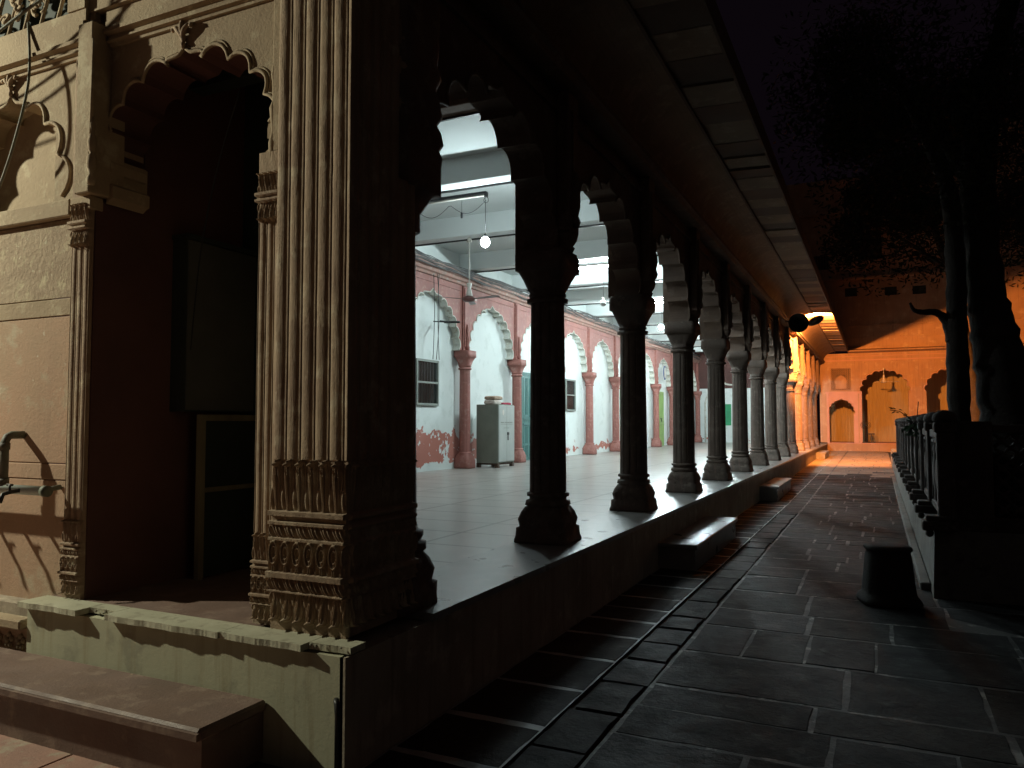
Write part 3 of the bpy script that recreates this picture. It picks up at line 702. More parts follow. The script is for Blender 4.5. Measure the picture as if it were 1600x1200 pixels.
# longitudinal shelf on top of red arcade
HY = [12.06 + 2.71*k for k in range(-4, 10)]
hc = MB(); hc.loft([(.55, .19, 6), (.60, .19, 6, 8, .03), (.72, .185, 5, 8, .07), (.80, .165, 4, 8, .06), (.86, .14, 3), (.87, .15, 2), (.90, .15, 2), (.91, .13, 2)], (0, 0), 40)
hs = MB(); vs = []; n = 64; zs = [.90, 2.72]
for z in zs:
    for k in range(n):
        q = 2*PI*k/n; fl = abs(((k/8.0) % 1)-.5)*2; rr = (.125 if z < 2 else .115)*(1-.06*(fl > .8)); vs.append((rr*math.cos(q), rr*math.sin(q), z))
hs.add(vs, [(k, (k+1) % n, (k+1) % n+n, k+n) for k in range(n)], 0, False)
ha = MB(); ha.loft([(2.70, .12, 2), (2.71, .145, 2), (2.74, .145, 2), (2.745, .125, 2), (2.77, .125, 2), (2.775, .14, 2), (2.80, .14, 2), (2.81, .13, 3), (2.90, .155, 4), (2.97, .18, 8), (2.975, .195, 10), (3.12, .195, 10)], (0, 0), 40)
ha.bbox(-.2, .03, -.13, .13, 3.12, 4.55, .01); ha.box(.03, .05, -.09, .09, 3.2, 4.5)
ha.loft([(3.14, .04), (3.2, .055), (3.25, .035), (3.32, .05), (3.4, .05), (3.45, .03), (3.55, .04), (3.62, .03), (3.7, .015)], (.06, 0), 12)
hcol = hs.build('wall_column', M['red_arcade'], bld, (-6.03, HY[0], 0)); hc.build('base', M['red_arcade'], hcol); ha.build('capital', M['red_arcade'], hcol)
for y in HY[1:]:
    if y < Y1-.3: dup(hcol, (-6.03, y, 0))
ws = MB(); yc = 1.355
A4 = spandrel(ws, -1.355, 1.355, 3.12, 4.55, 0, 1.08, 3.12, 1.18, (-6.04, 0, 0), (0, 1, 0), (-1, 0, 0), .18, 0, 1, foils=5, top=74)
for a, b in zip(A4[:-1], A4[1:]):
    pass
ws.tube([(-6.038, a, b) for a, b in A4], .014, 6, 1)
ws.box(-6.04, -6.02, -1.2, 1.2, 4.42, 4.46)
wsa = ws.build('wall_arch', [M['red_arcade'], M['arch_white']], bld, (0, HY[0]+yc, 0))
for y in HY[1:]:
    if y + 1.4 < Y1+1:
        o = wsa.copy(); col.objects.link(o); o.parent = bld; o.location = (0, y+yc, 0)
hcn = MB(); hcn.extrude([(-6.22, 4.55), (-5.99, 4.55), (-5.97, 4.60), (-5.92, 4.62), (-5.92, 4.68), (-5.86, 4.72), (-5.84, 4.80), (-5.9, 4.84), (-6.22, 4.84)], (0, 1.4, 0), (1, 0, 0), (0, 0, 1), (0, 1, 0), Y1-1.55)
hcn.build('hall_cornice', mat('dusty red cornice', (.36, .19, .15), (.25, .17, .14), (.33, .28, .25), scale=4, rough=.85, bump=.4, bscale=20), bld)

# windows in the back wall
def window(y, z0, z1, wd):
    mb = MB(); t = .045; X = -6.216
    mb.box(X, X+.05, y-wd/2, y-wd/2+t, z0, z1); mb.box(X, X+.05, y+wd/2-t, y+wd/2, z0, z1); mb.box(X, X+.05, y-wd/2+t, y+wd/2-t, z1-t, z1); mb.box(X, X+.05, y-wd/2+t, y+wd/2-t, z0, z0+t)
    mb.box(X, X+.045, y-wd/2+t, y+wd/2-t, (z0+z1)/2-.02, (z0+z1)/2+.02)
    o = mb.build('window', M['window_frame'], bld)
    g_ = MB(); g_.box(X, X+.012, y-wd/2+t, y+wd/2-t, z0+t, z1-t); g_.build('pane', M['glass_dark'], o)
    b2 = MB()
    for k in range(7): yy = y-wd/2+t+(wd-2*t)*(k+.5)/7; b2.tube([(X+.03, yy, z0+t), (X+.03, yy, z1-t)], .006, 6)
    b2.build('bars', M['dark_metal'], o)
window(10.75, 1.90, 2.84, .86); window(18.95, 1.90, 2.84, .80); window(26.6, 1.9, 2.84, .8)
def door(y, wd, z1, m, name='door'):
    X = -6.215; mb = MB(); mb.box(X, X+.05, y-wd/2-.06, y-wd/2, .55, z1+.06); mb.box(X, X+.05, y+wd/2, y+wd/2+.06, .55, z1+.06); mb.box(X, X+.05, y-wd/2, y+wd/2, z1, z1+.06)
    mb.box(X-.01, X+.03, y-wd/2, y-.004, .56, z1); mb.box(X-.01, X+.03, y+.004, y+wd/2, .56, z1)
    for s0 in (-1, 1):
        ya = y-wd/2 if s0 < 0 else y
        for za, zb in ((.65, .95), (1.0, 1.45), (1.75, z1-.08)):
            for q in range(2):
                yy = ya+.05+q*(wd/4-.01); mb.box(X+.03, X+.042, yy, yy+.012, za, zb); mb.box(X+.03, X+.042, yy+wd/4-.09, yy+wd/4-.078, za, zb); mb.box(X+.03, X+.042, yy+.012, yy+wd/4-.09, zb-.012, zb)
        mb.box(X+.03, X+.055, ya+.02, ya+wd/2-.02, 1.48, 1.53); mb.box(X+.03, X+.055, ya+.02, ya+wd/2-.02, 1.62, 1.68)
    o = mb.build(name, m, bld); h = MB(); h.box(X+.055, X+.08, y-.10, y+.10, 1.70, 1.73); h.box(X+.055, X+.075, y+.03, y+.05, 1.58, 1.70); h.build('handle', M['dark_metal'], o)
    o['label'] = 'painted double door in the back wall of the hall'; return o
door(15.95, 1.05, 2.80, M['teal_door'])['label'] = 'teal panelled double door in the hall back wall'
door(23.6+.9, .9, 2.8, M['lime_door'])['label'] = 'lime green door in the hall back wall'
door(29.6, .9, 2.8, M['lime_door'])['label'] = 'lime green door far along the hall back wall'
# end wall niche and small green shutter
en = MB(); A5 = [(-4.8+a, 2.3+b) for a, b in arch_pts(.9, 1.3, foils=1, sag=.12, top=60)]
en.tube([(-5.7, Y1-.13, .55)] + [(a, Y1-.13, b) for a, b in A5[::-1]] + [(-3.9, Y1-.13, .55)], .05, 6); en.build('end_arch', M['arch_white'], bld)
es = MB(); es.box(-4.82, -4.42, Y1-.16, Y1-.121, 1.40, 2.46); es.box(-4.80, -4.63, Y1-.175, Y1-.16, 1.43, 2.43); es.box(-4.61, -4.44, Y1-.175, Y1-.16, 1.43, 2.43); es.build('shutter', M['green_door'], bld)

# ================================================================== STONE STEPS
st = MB(); st.bbox(-3.3, -.44, -.40, -.003, .215, .27, .012, 0); st.box(-3.28, -.462, -.365, -.003, 0, .215, 0)
st.extrude([(-.44, -.415), (-3.3, -.415), (-3.3, -.40), (-.44, -.40)], (0, 0, .225), (1, 0, 0), (0, 1, 0), (0, 0, 1), .03)
mo_ = MB()
st.build('entrance_step', [M['red_step']])
tag(bpy.data.objects['entrance_step'], 'wide red sandstone step in front of the yellow plinth below the dark doorway', 'step')
def side_step(y0, y1, xw, label, top):
    mb = MB(); z0 = gz(y0)-.02
    mb.bbox(.003, xw, y0, y1, top-.05, top, .008, 0); mb.box(.003, xw-.03, y0+.02, y1-.02, z0, top-.05, 0)
    o = mb.build('stone_step', M['border'])
    tag(o, label, 'step', 'stone steps along the arcade plinth')
side_step(5.35, 7.95, .42, 'long stone step beside the arcade plinth, nearest, its polished top shining', .27)
side_step(13.2, 15.85, .37, 'stone step beside the arcade plinth, second along the path, halfway to the orange light', .29)
side_step(28.9, 31.4, .36, 'stone step beside the plinth in the orange light, farthest along', .40)

# ================================================================== THINGS IN THE HALL
def bulb(x, y, z, ztop, lit, label, k=1):
    t = empty('hanging_bulb', (x, y, z)); tag(t, label, 'light bulb', 'bulbs hanging from the hall ceiling')
    mb = MB(); mb.tube([(0, 0, ztop-z), (.006, 0, (ztop-z)*.5), (0, 0, .11)], .005, 6); mb.build('cord', M['cable'], t)
    mb = MB(); mb.loft([(.045, .018), (.05, .022), (.10, .022), (.12, .010)], (0, 0), 12); mb.build('holder', M['white_paint'] if not lit else M['dark_metal'], t)
    mb = MB(); mb.sphere((0, 0, 0), .066, 16, 0, 1, 1, 1.12); mb.build('glass_bulb', (M['bulb_on'] if y < 10 else M['bulb_on2']) if lit else M['bulb_off'], t)
bulb(-2.9, 6.95, 4.14, 4.82, True, 'bright bare bulb on a long cord, seen through the first arch')
bulb(-3.0, 12.55, 4.05, 4.90, False, 'unlit white bulb on a cord, below the second tube light')
bulb(-3.16, 18.0, 4.16, 4.90, True, 'bright bare bulb hanging below the third tube light')
bulb(-3.3, 26.3, 4.16, 4.90, True, 'bright bare bulb hanging deep in the hall')
def tube_light(x0, x1, y, z, lit, label, group='tube lights under the hall beams'):
    t = empty('tube_light', ((x0+x1)/2, y, z)); tag(t, label, 'tube light', group); h = (x1-x0)/2
    mb = MB(); mb.bbox(-h, h, -.02, .02, .02, .06, .004); mb.bbox(-h-.02, -h+.03, -.018, .018, -.03, .05, .004); mb.bbox(h-.03, h+.02, -.018, .018, -.03, .05, .004); mb.build('batten', M['dark_metal'] if not lit else M['white_paint'], t)
    mb = MB(); mb.tube([(-h+.03, 0, 0), (h-.03, 0, 0)], .014, 10); mb.build('tube', M['tube_on'] if lit else M['white_paint'], t)
tube_light(-4.12, -2.88, 6.95, 4.82, False, 'unlit tube light fixed behind the ceiling beam, wires looping below it')
tube_light(-3.75, -2.45, 12.5, 4.82, True, 'glowing tube light second along the hall, seen beside the third column')
tube_light(-3.8, -2.6, 18.0, 4.84, True, 'glowing tube light third along the hall, above the second lit bulb')
tube_light(-3.8, -2.6, 23.6, 4.84, True, 'glowing tube light deep in the hall, fourth along')
tube_light(-3.8, -2.6, 31.9, 4.84, True, 'glowing tube light at the far end of the hall')
def fan(x, y, z, ztop, label, rz=.3):
    t = empty('ceiling_fan', (x, y, z), rz); tag(t, label, 'ceiling fan', 'ceiling fans')
    mb = MB(); mb.tube([(0, 0, .2), (0, 0, ztop-z)], .013, 10); mb.loft([(ztop-z-.08, .05), (ztop-z-.02, .035), (ztop-z, .03)], (0, 0), 16); mb.build('rod', M['white_paint'], t)
    mb = MB(); mb.loft([(.05, .05), (.07, .06), (.20, .03), (.27, .05), (.29, .045)], (0, 0), 20); mb.build('canopy', M['white_paint'], t)
    mb = MB(); mb.loft([(-.06, .03), (-.05, .09), (-.02, .12), (.02, .12), (.05, .07)], (0, 0), 24); mb.build('motor', M['brown_blade'], t)
    for k in range(3):
        a = 2*PI*k/3; c, s = math.cos(a), math.sin(a)
        mb = MB(); pts = [(.11, -.02, 0), (.18, -.05, .002), (.62, -.065, .008), (.66, -.03, .006), (.66, .03, -.002), (.62, .06, -.008), (.18, .04, -.004), (.11, .02, 0)]
        P = [(c*x_-s*y_, s*x_+c*y_, z_) for x_, y_, z_ in pts]; Q = [(a_, b_, c__-.006) for a_, b_, c__ in P]; k8 = len(P)
        mb.add(P+Q, [list(range(k8)), list(range(k8, 2*k8))[::-1]] + [(i, i+k8, (i+1) % k8+k8, (i+1) % k8) for i in range(k8)]); mb.build('blade', M['brown_blade'], t)
fan(-4.54, 9.5, 3.80, 4.93, 'ceiling fan with brown blades hanging from a beam before the red wall arches', R(-8))
fan(-4.5, 20.5, 3.85, 4.93, 'ceiling fan farther down the hall', .9)
# steel cupboard
cb = empty('steel_cupboard', (-5.40, 12.43, .55)); tag(cb, 'grey painted steel cupboard with double doors and a rusty foot, against the hall wall', 'cupboard')
mb = MB(); mb.bbox(-.54, .0, 0, .82, .10, 1.40, .008, 0); mb.box(-.52, -.02, .02, .80, .06, .10, 1); 
for yy in (.0, .74):
    mb.box(-.54, -.46, yy, yy+.08, 0, .10, 1); mb.box(-.08, 0, yy, yy+.08, 0, .10, 1)
mb.build('body', [M['grey_paint'], M['rust']], cb)
# doors face the courtyard diagonal: on the +x side
for k in range(2):
    mb = MB(); ya = .012+k*.40; mb.bbox(.0, .018, ya, ya+.395, .13, 1.38, .005); mb.build('door', M['grey_front'], cb)
mb = MB(); mb.box(.018, .035, .43, .50, .72, .78); mb.box(.018, .03, .455, .475, .60, .72); mb.build('handle', M['dark_metal'], cb)
mb = MB(); mb.extrude([(.05*math.cos(q)*1.0, .06*math.sin(q)) for q in np.linspace(0, 2*PI, 24)[:-1]], (.0185, .22, 1.22), (0, 1, 0), (0, 0, 1), (1, 0, 0), .003); mb.build('emblem', M['white_paint'], cb)
mb = MB()
for k in range(9): mb.box(.0185, .0205, .10+k*.068, .14+k*.068+random.uniform(-.01, .015), .985, 1.01)
mb.box(.0185, .0205, .10, .72, .955, .962); mb.box(.0185, .0205, .25, .52, .87, .88); mb.build('lettering', M['grey_paint'], cb)
def bundle(x, y, z, sx, sy, sz, m, label, name='cloth_bundle'):
    t = MB(); n = 18
    P = np.zeros((n+1, n+1, 3))
    for i in range(n+1):
        for j in range(n+1):
            a = PI*i/n; b = 2*PI*j/n
            e = .45; f_ = lambda v: math.copysign(abs(v)**e, v)
            r = 1+.10*math.sin(3*b+x*7)*math.sin(a)+.05*math.sin(7*b+5*a)
            P[i, j] = (sx*f_(math.sin(a)*1.0)*f_(math.cos(b))*r, sy*f_(math.sin(a))*f_(math.sin(b))*r, sz*f_(math.cos(a))*(1+.05*math.sin(5*b)))
    t.grid(P); o = t.build(name, m); o.location = (x, y, z); tag(o, label, 'cloth bundle', None); return o
bundle(-5.62, 12.60, 2.00, .15, .17, .055, M['cloth_white'], 'dusty white cloth bundle lying directly on the steel cupboard')
bundle(-5.62, 12.64, 2.095, .15, .20, .045, M['cloth_tan'], 'tan folded cloth bundle topmost on the pile on the steel cupboard')
bundle(-5.60, 13.10, 1.975, .12, .20, .028, M['cloth_red'], 'flat crimson cloth at the right end of the cupboard top')
# wall clock
ck = empty('wall_clock', (-6.02, 29.7, 3.66)); tag(ck, 'oval white wall clock with a blue rim high on the hall wall', 'clock')
mb = MB(); mb.extrude([(.22*math.cos(q), .30*math.sin(q)) for q in np.linspace(0, 2*PI, 32)[:-1]], (0, 0, 0), (0, 1, 0), (0, 0, 1), (1, 0, 0), .03); mb.build('rim', mat('blue enamel', (.05, .09, .22), rough=.4, bump=0), ck)
mb = MB(); mb.extrude([(.17*math.cos(q), .24*math.sin(q)) for q in np.linspace(0, 2*PI, 32)[:-1]], (.031, 0, 0), (0, 1, 0), (0, 0, 1), (1, 0, 0), .004); mb.build('face', M['white_paint'], ck)
# cable bundle along the hall cornice
random.seed(4)
mb = MB()
for k in range(24):
    off = random.uniform(-.09, .07); ph = random.uniform(0, 6); pts = []
    for i in range(46):
        y = 2+i*.76; sag = .07*math.sin(i*.9+ph)+.04*math.sin(i*2.3+ph*2)
        pts.append((-5.86+.03*math.sin(i*1.7+ph)+random.uniform(-.01, .01), y, 4.80+off*.8+sag*.7))
    mb.tube(pts, random.uniform(.006, .014), 5)
tag(mb.build('cable_bundle', M['cable_grey']), 'tangled bundle of dusty cables strung along the top of the red hall arcade', 'cable')
mb = MB()
for k, (dy, bow) in enumerate(((0, .05), (.10, .10), (.18, -.06))):
    mb.tube([(-5.98+.02*k, 10.62+dy+bow*math.sin(PI*t), 4.78-t*1.95) for t in np.linspace(0, 1, 12)], .007, 5)
tag(mb.build('hanging_wires', M['cable_grey']), 'thin loose wires hanging down the white wall to the first window', 'wire')
mb = MB(); mb.tube([(-5.95, 11.02, 3.63), (-5.6, 11.05, 3.62)], .022, 8); mb.tube([(-6.2, 11.0, 3.66), (-5.9, 11.02, 3.63)], .012, 6); mb.tube([(-5.95, 10.85, 3.64), (-5.9, 11.25, 3.66)], .014, 6)
tag(mb.build('wall_bracket', M['dark_metal']), 'small dark metal bracket on the white wall above the first window', 'bracket', None)
mb = MB(); mb.tube([(-5.95, 24.0, 3.72), (-5.6, 24.05, 3.71)], .022, 8); mb.tube([(-6.2, 24.0, 3.75), (-5.9, 24.02, 3.72)], .012, 6); mb.tube([(-5.95, 23.85, 3.72), (-5.9, 24.25, 3.74)], .014, 6)
tag(mb.build('wall_bracket', M['dark_metal']), 'small dark metal bracket on the white wall between the second and third columns', 'bracket', None)
mb = MB(); pts = [(-4.1+1.2*t, 6.98, 4.76-.16*math.sin(PI*((t*2) % 1))) for t in np.linspace(0, .999, 30)]; mb.tube(pts, .004, 5)
mb.tube([(-2.9+.04*math.cos(q), 6.98, 4.76+.04*math.sin(q)) for q in np.linspace(0, 2*PI, 12)], .004, 5)
mb.tube([(-3.3, 6.98, 4.8), (-3.3, 6.98, 4.62)], .003, 5); mb.bbox(-3.315, -3.285, 6.965, 6.995, 4.54, 4.62, .004)
tag(mb.build('looped_wire', M['cable']), 'thin black wire looping under the unlit tube light near the first arch', 'wire')

# ================================================================== NEAR LEFT: pipe with taps, overhead cables
tp = empty('tap_pipe', (-2.55, -.1, 1.1)); tag(tp, 'pale horizontal water pipe with taps and an old iron elbow on the left wall', 'water pipe')
mb = MB(); mb.tube([(-1.6, .14, .06), (.40, .14, .06)], .028, 14); mb.build('pipe', M['pvc'], tp)
mb = MB(); mb.tube([(.401, .14, .06), (.435, .14, .06)], .032, 14); mb.build('end_cap', M['oldpipe'], tp)
mb = MB(); mb.tube([(.03, .25, .375), (.03, .18, .375), (.03, .155, .365), (.03, .14, .33), (.03, .14, .07)], .024, 12); mb.tube([(.03, .14, .33), (.03, .14, .29)], .030, 12); mb.tube([(.03, .14, .12), (.03, .14, .09)], .030, 12); mb.build('riser', M['oldpipe'], tp)
mb = MB(); mb.tube([(.37, .15, .06), (.385, .25, .075)], .015, 8); mb.build('bracket', M['oldpipe'], tp)
for k in range(5):
    mb = MB(); x = .22-.22*k; mb.tube([(x, .13, .06), (x, .07, .055), (x+.005, .02, .045), (x+.01, .0, .0)], .012, 8); mb.tube([(x-.025, .06, .095), (x+.025, .06, .095)], .007, 6); mb.tube([(x, .06, .055), (x, .06, .095)], .007, 6); mb.build('tap', M['dark_metal'], tp)
def cable(pts, r, label):
    mb = MB(); P = []
    pts = [Vector(p) for p in pts]
    for i in range(len(pts)-1):
        p0 = pts[max(i-1, 0)]; p1 = pts[i]; p2 = pts[i+1]; p3 = pts[min(i+2, len(pts)-1)]
        for t in np.linspace(0, 1, 8)[:-1]:
            P.append(.5*((2*p1)+(-p0+p2)*t+(2*p0-5*p1+4*p2-p3)*t*t+(-p0+3*p1-3*p2+p3)*t**3))
    P.append(pts[-1]); mb.tube(P, r, 7); o = mb.build('overhead_cable', M['oldpipe']); tag(o, label, 'cable', 'cables across the near facade')
cable([(-1.72, .03, 4.16), (-2.2, -.05, 3.98), (-2.7, -.08, 3.80), (-3.2, -.06, 3.66), (-3.9, .0, 3.62)], .009, 'dark cable sloping from the beam over the doorway down to the left edge')
cable([(-2.30, -.05, 4.35), (-2.36, -.12, 4.10), (-2.62, -.16, 3.86), (-3.1, -.12, 3.62), (-3.9, -.05, 3.5)], .009, 'steeper dark cable dropping past the pierced floral panel at the top left')
cable([(-2.52, .10, 4.0), (-2.42, .05, 3.6), (-2.5, .02, 3.2), (-2.75, .08, 2.95)], .008, 'curved thin cable hanging in front of the left blind niche')
cable([(-1.20, .52, 3.5), (-1.45, .60, 3.1), (-1.62, .64, 2.6), (-1.7, .65, 2.0)], .005, 'thin black cable hanging inside the dark doorway'); bpy.data.objects['overhead_cable.003'].name = 'hanging_cable'; bpy.data.objects['hanging_cable'].data.materials[0] = M['cable']

# ================================================================== EAVE LAMP AND SPEAKER
sp = empty('horn_speaker', (.28, 19.5, 4.24)); tag(sp, 'round dark horn loudspeaker fixed under the eave beside the orange lamp', 'loudspeaker')
def lathe_y(mb, prof, c, n=28, m=0):
    P = np.array([[(c[0]+r*math.cos(2*PI*k/n), c[1]+yy, c[2]+r*math.sin(2*PI*k/n)) for k in range(n+1)] for yy, r in prof]); mb.grid(P, m, True)
mb = MB(); lathe_y(mb, [(-.20, .25), (-.215, .262), (-.19, .262), (-.10, .19), (.02, .11), (.10, .08), (.10, .0)], (0, 0, 0)); lathe_y(mb, [(-.20, .25), (-.08, .15), (.0, .07), (.0, 0)], (0, 0, 0)); mb.build('horn', M['dark_metal'], sp)
mb = MB(); lathe_y(mb, [(-.16, .0), (-.15, .05), (-.05, .06), (0, .03)], (0, 0, 0)); lathe_y(mb, [(.10, 0), (.10, .07), (.26, .07), (.27, 0)], (0, 0, 0)); mb.build('driver', M['dark_metal'], sp)
mb = MB(); mb.tube([(0, .15, .07), (-.2, .15, .10), (-.37, .15, .10)], .018, 8); mb.tube([(0, .15, -.07), (-.2, .15, -.05), (-.37, .15, -.05)], .012, 8); mb.tube([(-.05, -.05, -.24), (-.2, 0, -.34), (-.36, .1, -.5)], .008, 6); mb.build('mount', M['dark_metal'], sp)
sl = empty('eave_lamp', LUM); tag(sl, 'elongated outdoor lamp under the eave casting strong orange light down the path', 'lamp')
mb = MB(); n = 16   # half-round housing, open toward the far end
hs_ = []
for k, (yy, sc_) in enumerate([(-.12, .02), (-.12, .6), (-.09, .9), (0, 1.0), (.046, 1.0)]):
    hs_.append([(.30*sc_*math.cos(2*PI*j/24)*.9, yy, .13*sc_*math.sin(2*PI*j/24)) for j in range(25)])
P = np.array(hs_); a = R(24)
rot = np.array([[math.cos(a), 0, -math.sin(a)], [0, 1, 0], [math.sin(a), 0, math.cos(a)]]); tl = R(15)
rot2 = np.array([[1, 0, 0], [0, math.cos(tl), -math.sin(tl)], [0, math.sin(tl), math.cos(tl)]])
P = P @ rot.T @ rot2.T; mb.grid(P, 0, True); mb.build('housing', M['dark_metal'], sl)
mb = MB(); mb.tube([(-.2, -.06, -.08), (-.45, -.04, -.16), (-.66, 0, -.12)], .022, 8); mb.build('arm', M['dark_metal'], sl)

# ================================================================== FAR COURTYARD BUILDING
fb = empty('courtyard_building', (0, Y1, 0)); tag(fb, 'orange lit sandstone building closing the far end of the court, with cusped arches', 'building')
def FW(mb, x0, x1, z0, z1, y0=0, y1=.35, m=0): mb.box(x0, x1, y0, y1, z0, z1, m)
GZ = .235
mb = MB(); FW(mb, 0.02, 40, GZ-.3, .56, -.35, 3, 0); FW(mb, 0.02, 40, .56, .60, -.38, 3, 1); mb.build('plinth', [M['far'], M['far_frame']], fb)
# ground storey wall in bays; arches every 2.6 m
mb = MB()
FW(mb, -.3, -.0, .6, 4.80); 
A6 = spandrel(mb, 0.0, 1.42, .6, 2.96, .64, .53, 1.95, .72, (0, .0, 0), (1, 0, 0), (0, 1, 0), .5, 1, 0, foils=4)
# jali window above the small door: frame with opening
jx0, jx1, jz0, jz1 = .20, 1.08, 3.06, 4.12
FW(mb, 0, jx0, 2.96, 4.80); FW(mb, jx1, 1.46, 2.96, 4.8); FW(mb, jx0, jx1, 2.96, jz0); FW(mb, jx0, jx1, jz1, 4.8)
mb.build('door_wall', [M['far'], M['far_frame']], fb)
jp = MB(); nx, nz = 9, 11; t = .014
FW(jp, jx0, jx1, jz0, jz1, .30, .34, 1)  # dark sheet painted in as the shade behind the lattice openings
for i in range(nx+1):
    x = jx0+(jx1-jx0)*i/nx
    for j in range(nz+1):
        z = jz0+(jz1-jz0)*j/nz
        inner = jx0+.2 < x < jx1-.2 and jz0+.1 < z < jz1-.3
        if inner: continue
        q = [(x+.045*math.cos(a), .05, z+.045*math.sin(a)) for a in np.linspace(0, 2*PI, 9)]
        q = [(min(max(a_, jx0), jx1), b_, min(max(c__, jz0), jz1)) for a_, b_, c__ in q]; jp.tube(q, t, 5, 0, False)
A7 = [(.64+a, 3.42+b) for a, b in arch_pts(.24, .38, foils=3)]
jp.extrude([(.40, 3.14)] + [(.88, 3.14)] + A7, (0, .04, 0), (1, 0, 0), (0, 0, 1), (0, 1, 0), .05, 0)
jp.build('lattice_window', [M['far'], M['dark_box']], fb)
bays_f = [2.50 + 2.68*k for k in range(8)]
for i, cx in enumerate(bays_f):
    mb = MB(); x0 = 1.46 if i == 0 else cx-1.34+.0; x1 = cx+1.34
    w_ = .98
    A8 = spandrel(mb, x0, x1, .6, 4.80, cx, w_, 2.95, 1.10, (0, 0, 0), (1, 0, 0), (0, 1, 0), .4, 0, 1, foils=4, top=80)
    # raised panel frame round the arch
    for (a, b, c, d) in ((cx-1.18, cx-1.14, .6, 4.32), (cx+1.14, cx+1.18, .6, 4.32)): FW(mb, max(a, x0), b, c, d, -.03, 0)
    FW(mb, cx-1.18, cx+1.18, 4.32, 4.37, -.03, 0)
    mb.tube([(a, -.004, b) for a, b in A8], .02, 5, 1)
    mb.build('arch_bay', [M['far'], M['far_frame']], fb)
fj = MB(); FW(fj, 1.42, 1.53, .6, 2.96, -.06, .0, 0); FW(fj, -.05, 1.53, 2.90, 3.0, -.05, 0, 0); FW(fj, 0, .10, .6, 2.9, -.04, 0, 0); fj.build('door_frame', M['far_frame'], fb)
# blinds hung behind the openings: folded cloth
def blind(x0, x1, z1, y):
    mb = MB(); n = 70; P = np.zeros((n+1, 6, 3))
    for i in range(n+1):
        for j in range(6):
            u = i/n; P[i, j] = (x0+(x1-x0)*u, y+.012*math.sin(u*(x1-x0)*55)+.006*math.sin(u*31+j), .60+(z1-.6)*j/5)
    mb.grid(P); return mb.build('blind', M['blind'], fb)
blind(-.2, 1.6, 3.0, 2.4)
for cx in bays_f: blind(cx-1.33, cx+1.33, 4.34, 2.8)
mb = MB(); FW(mb, -.3, 24, .6, 4.8, 3.0, 3.1); FW(mb, -.3, 24, 4.35, 4.5, .4, 3.1); mb.build('veranda_back', M['far'], fb)
# string courses, ledge, upper storeys
mb = MB(); FW(mb, -.3, 24, 4.44, 4.50, -.02, 0); FW(mb, 0, 24, 4.64, 4.67, -.04, 0); mb.build('string_course', M['far_frame'], fb)
mb = MB()
mb.extrude([(0, 4.80), (0, 4.98), (-.50, 4.90), (-.50, 4.85)], (.985, 0, 0), (0, 1, 0), (0, 0, 1), (1, 0, 0), 23)
FW(mb, .99, 24, 4.98, 5.06, -.12, 0); FW(mb, .99, 24, 5.5, 5.56, -.05, .0); FW(mb, .99, 24, 6.05, 6.12, -.08, 0)
mb.build('ledge', M['far'], fb)
# upper wall with openings
ops = [(1.62, 2.52, 9.19, 10.61, 'window'), (-.52, .21, 8.87, 9.56, 'grille'), (.90, 1.42, 7.50, 7.92, 'vent'), (2.60, 3.10, 7.45, 7.85, 'vent'), (3.75, 4.3, 7.42, 7.82, 'vent'), (5.4, 6.3, 9.2, 10.6, 'window'), (9.0, 9.9, 9.2, 10.6, 'window'), (-4.0, -3.1, 9.2, 10.6, 'window')]
xs_ = sorted(set([-9, 24] + [o[0] for o in ops] + [o[1] for o in ops])); mb = MB()
for a, b in zip(xs_[:-1], xs_[1:]):
    cuts = [(o[2], o[3]) for o in ops if o[0] <= a and o[1] >= b]; z = 4.98
    for c, d in sorted(cuts): FW(mb, a, b, z, c); z = d
    FW(mb, a, b, z, 13.2 if a < 4 else 15.5)
mb.build('upper_wall', M['far'], fb)
mb = MB(); FW(mb, -.6, 24, 8.28, 8.36, -.28, 0); FW(mb, -2, 24, 11.5, 11.6, -.2, 0); mb.build('upper_ledge', M['far'], fb)
for x0, x1, z0, z1, k in ops:
    mb = MB(); FW(mb, x0, x1, z0, z1, .12, .2, 0); o = mb.build('window', M['dark_box'], fb)
    if k != 'vent':
        m2 = MB(); nn = 2 if k == 'window' else 6
        for i in range(1, nn): x = x0+(x1-x0)*i/nn; FW(m2, x-.03, x+.03, z0, z1, .06, .11)
        m2.build('frame', M['eave_dark'], o)
# ceiling fan in the main arch
t = fan(2.47, Y1-.35, 3.42, 4.05, 'pale ceiling fan hanging in the large orange arch at the far end', .1)
for o in bpy.data.objects:
    if o.type == 'EMPTY' and o.name.startswith('ceiling_fan') and abs(o.location.y-(Y1-.35)) < .01:
        o['group'] = 'ceiling fans'
        for ch in o.children:
            ch.data = ch.data.copy(); ch.data.materials[0] = M['white_paint']
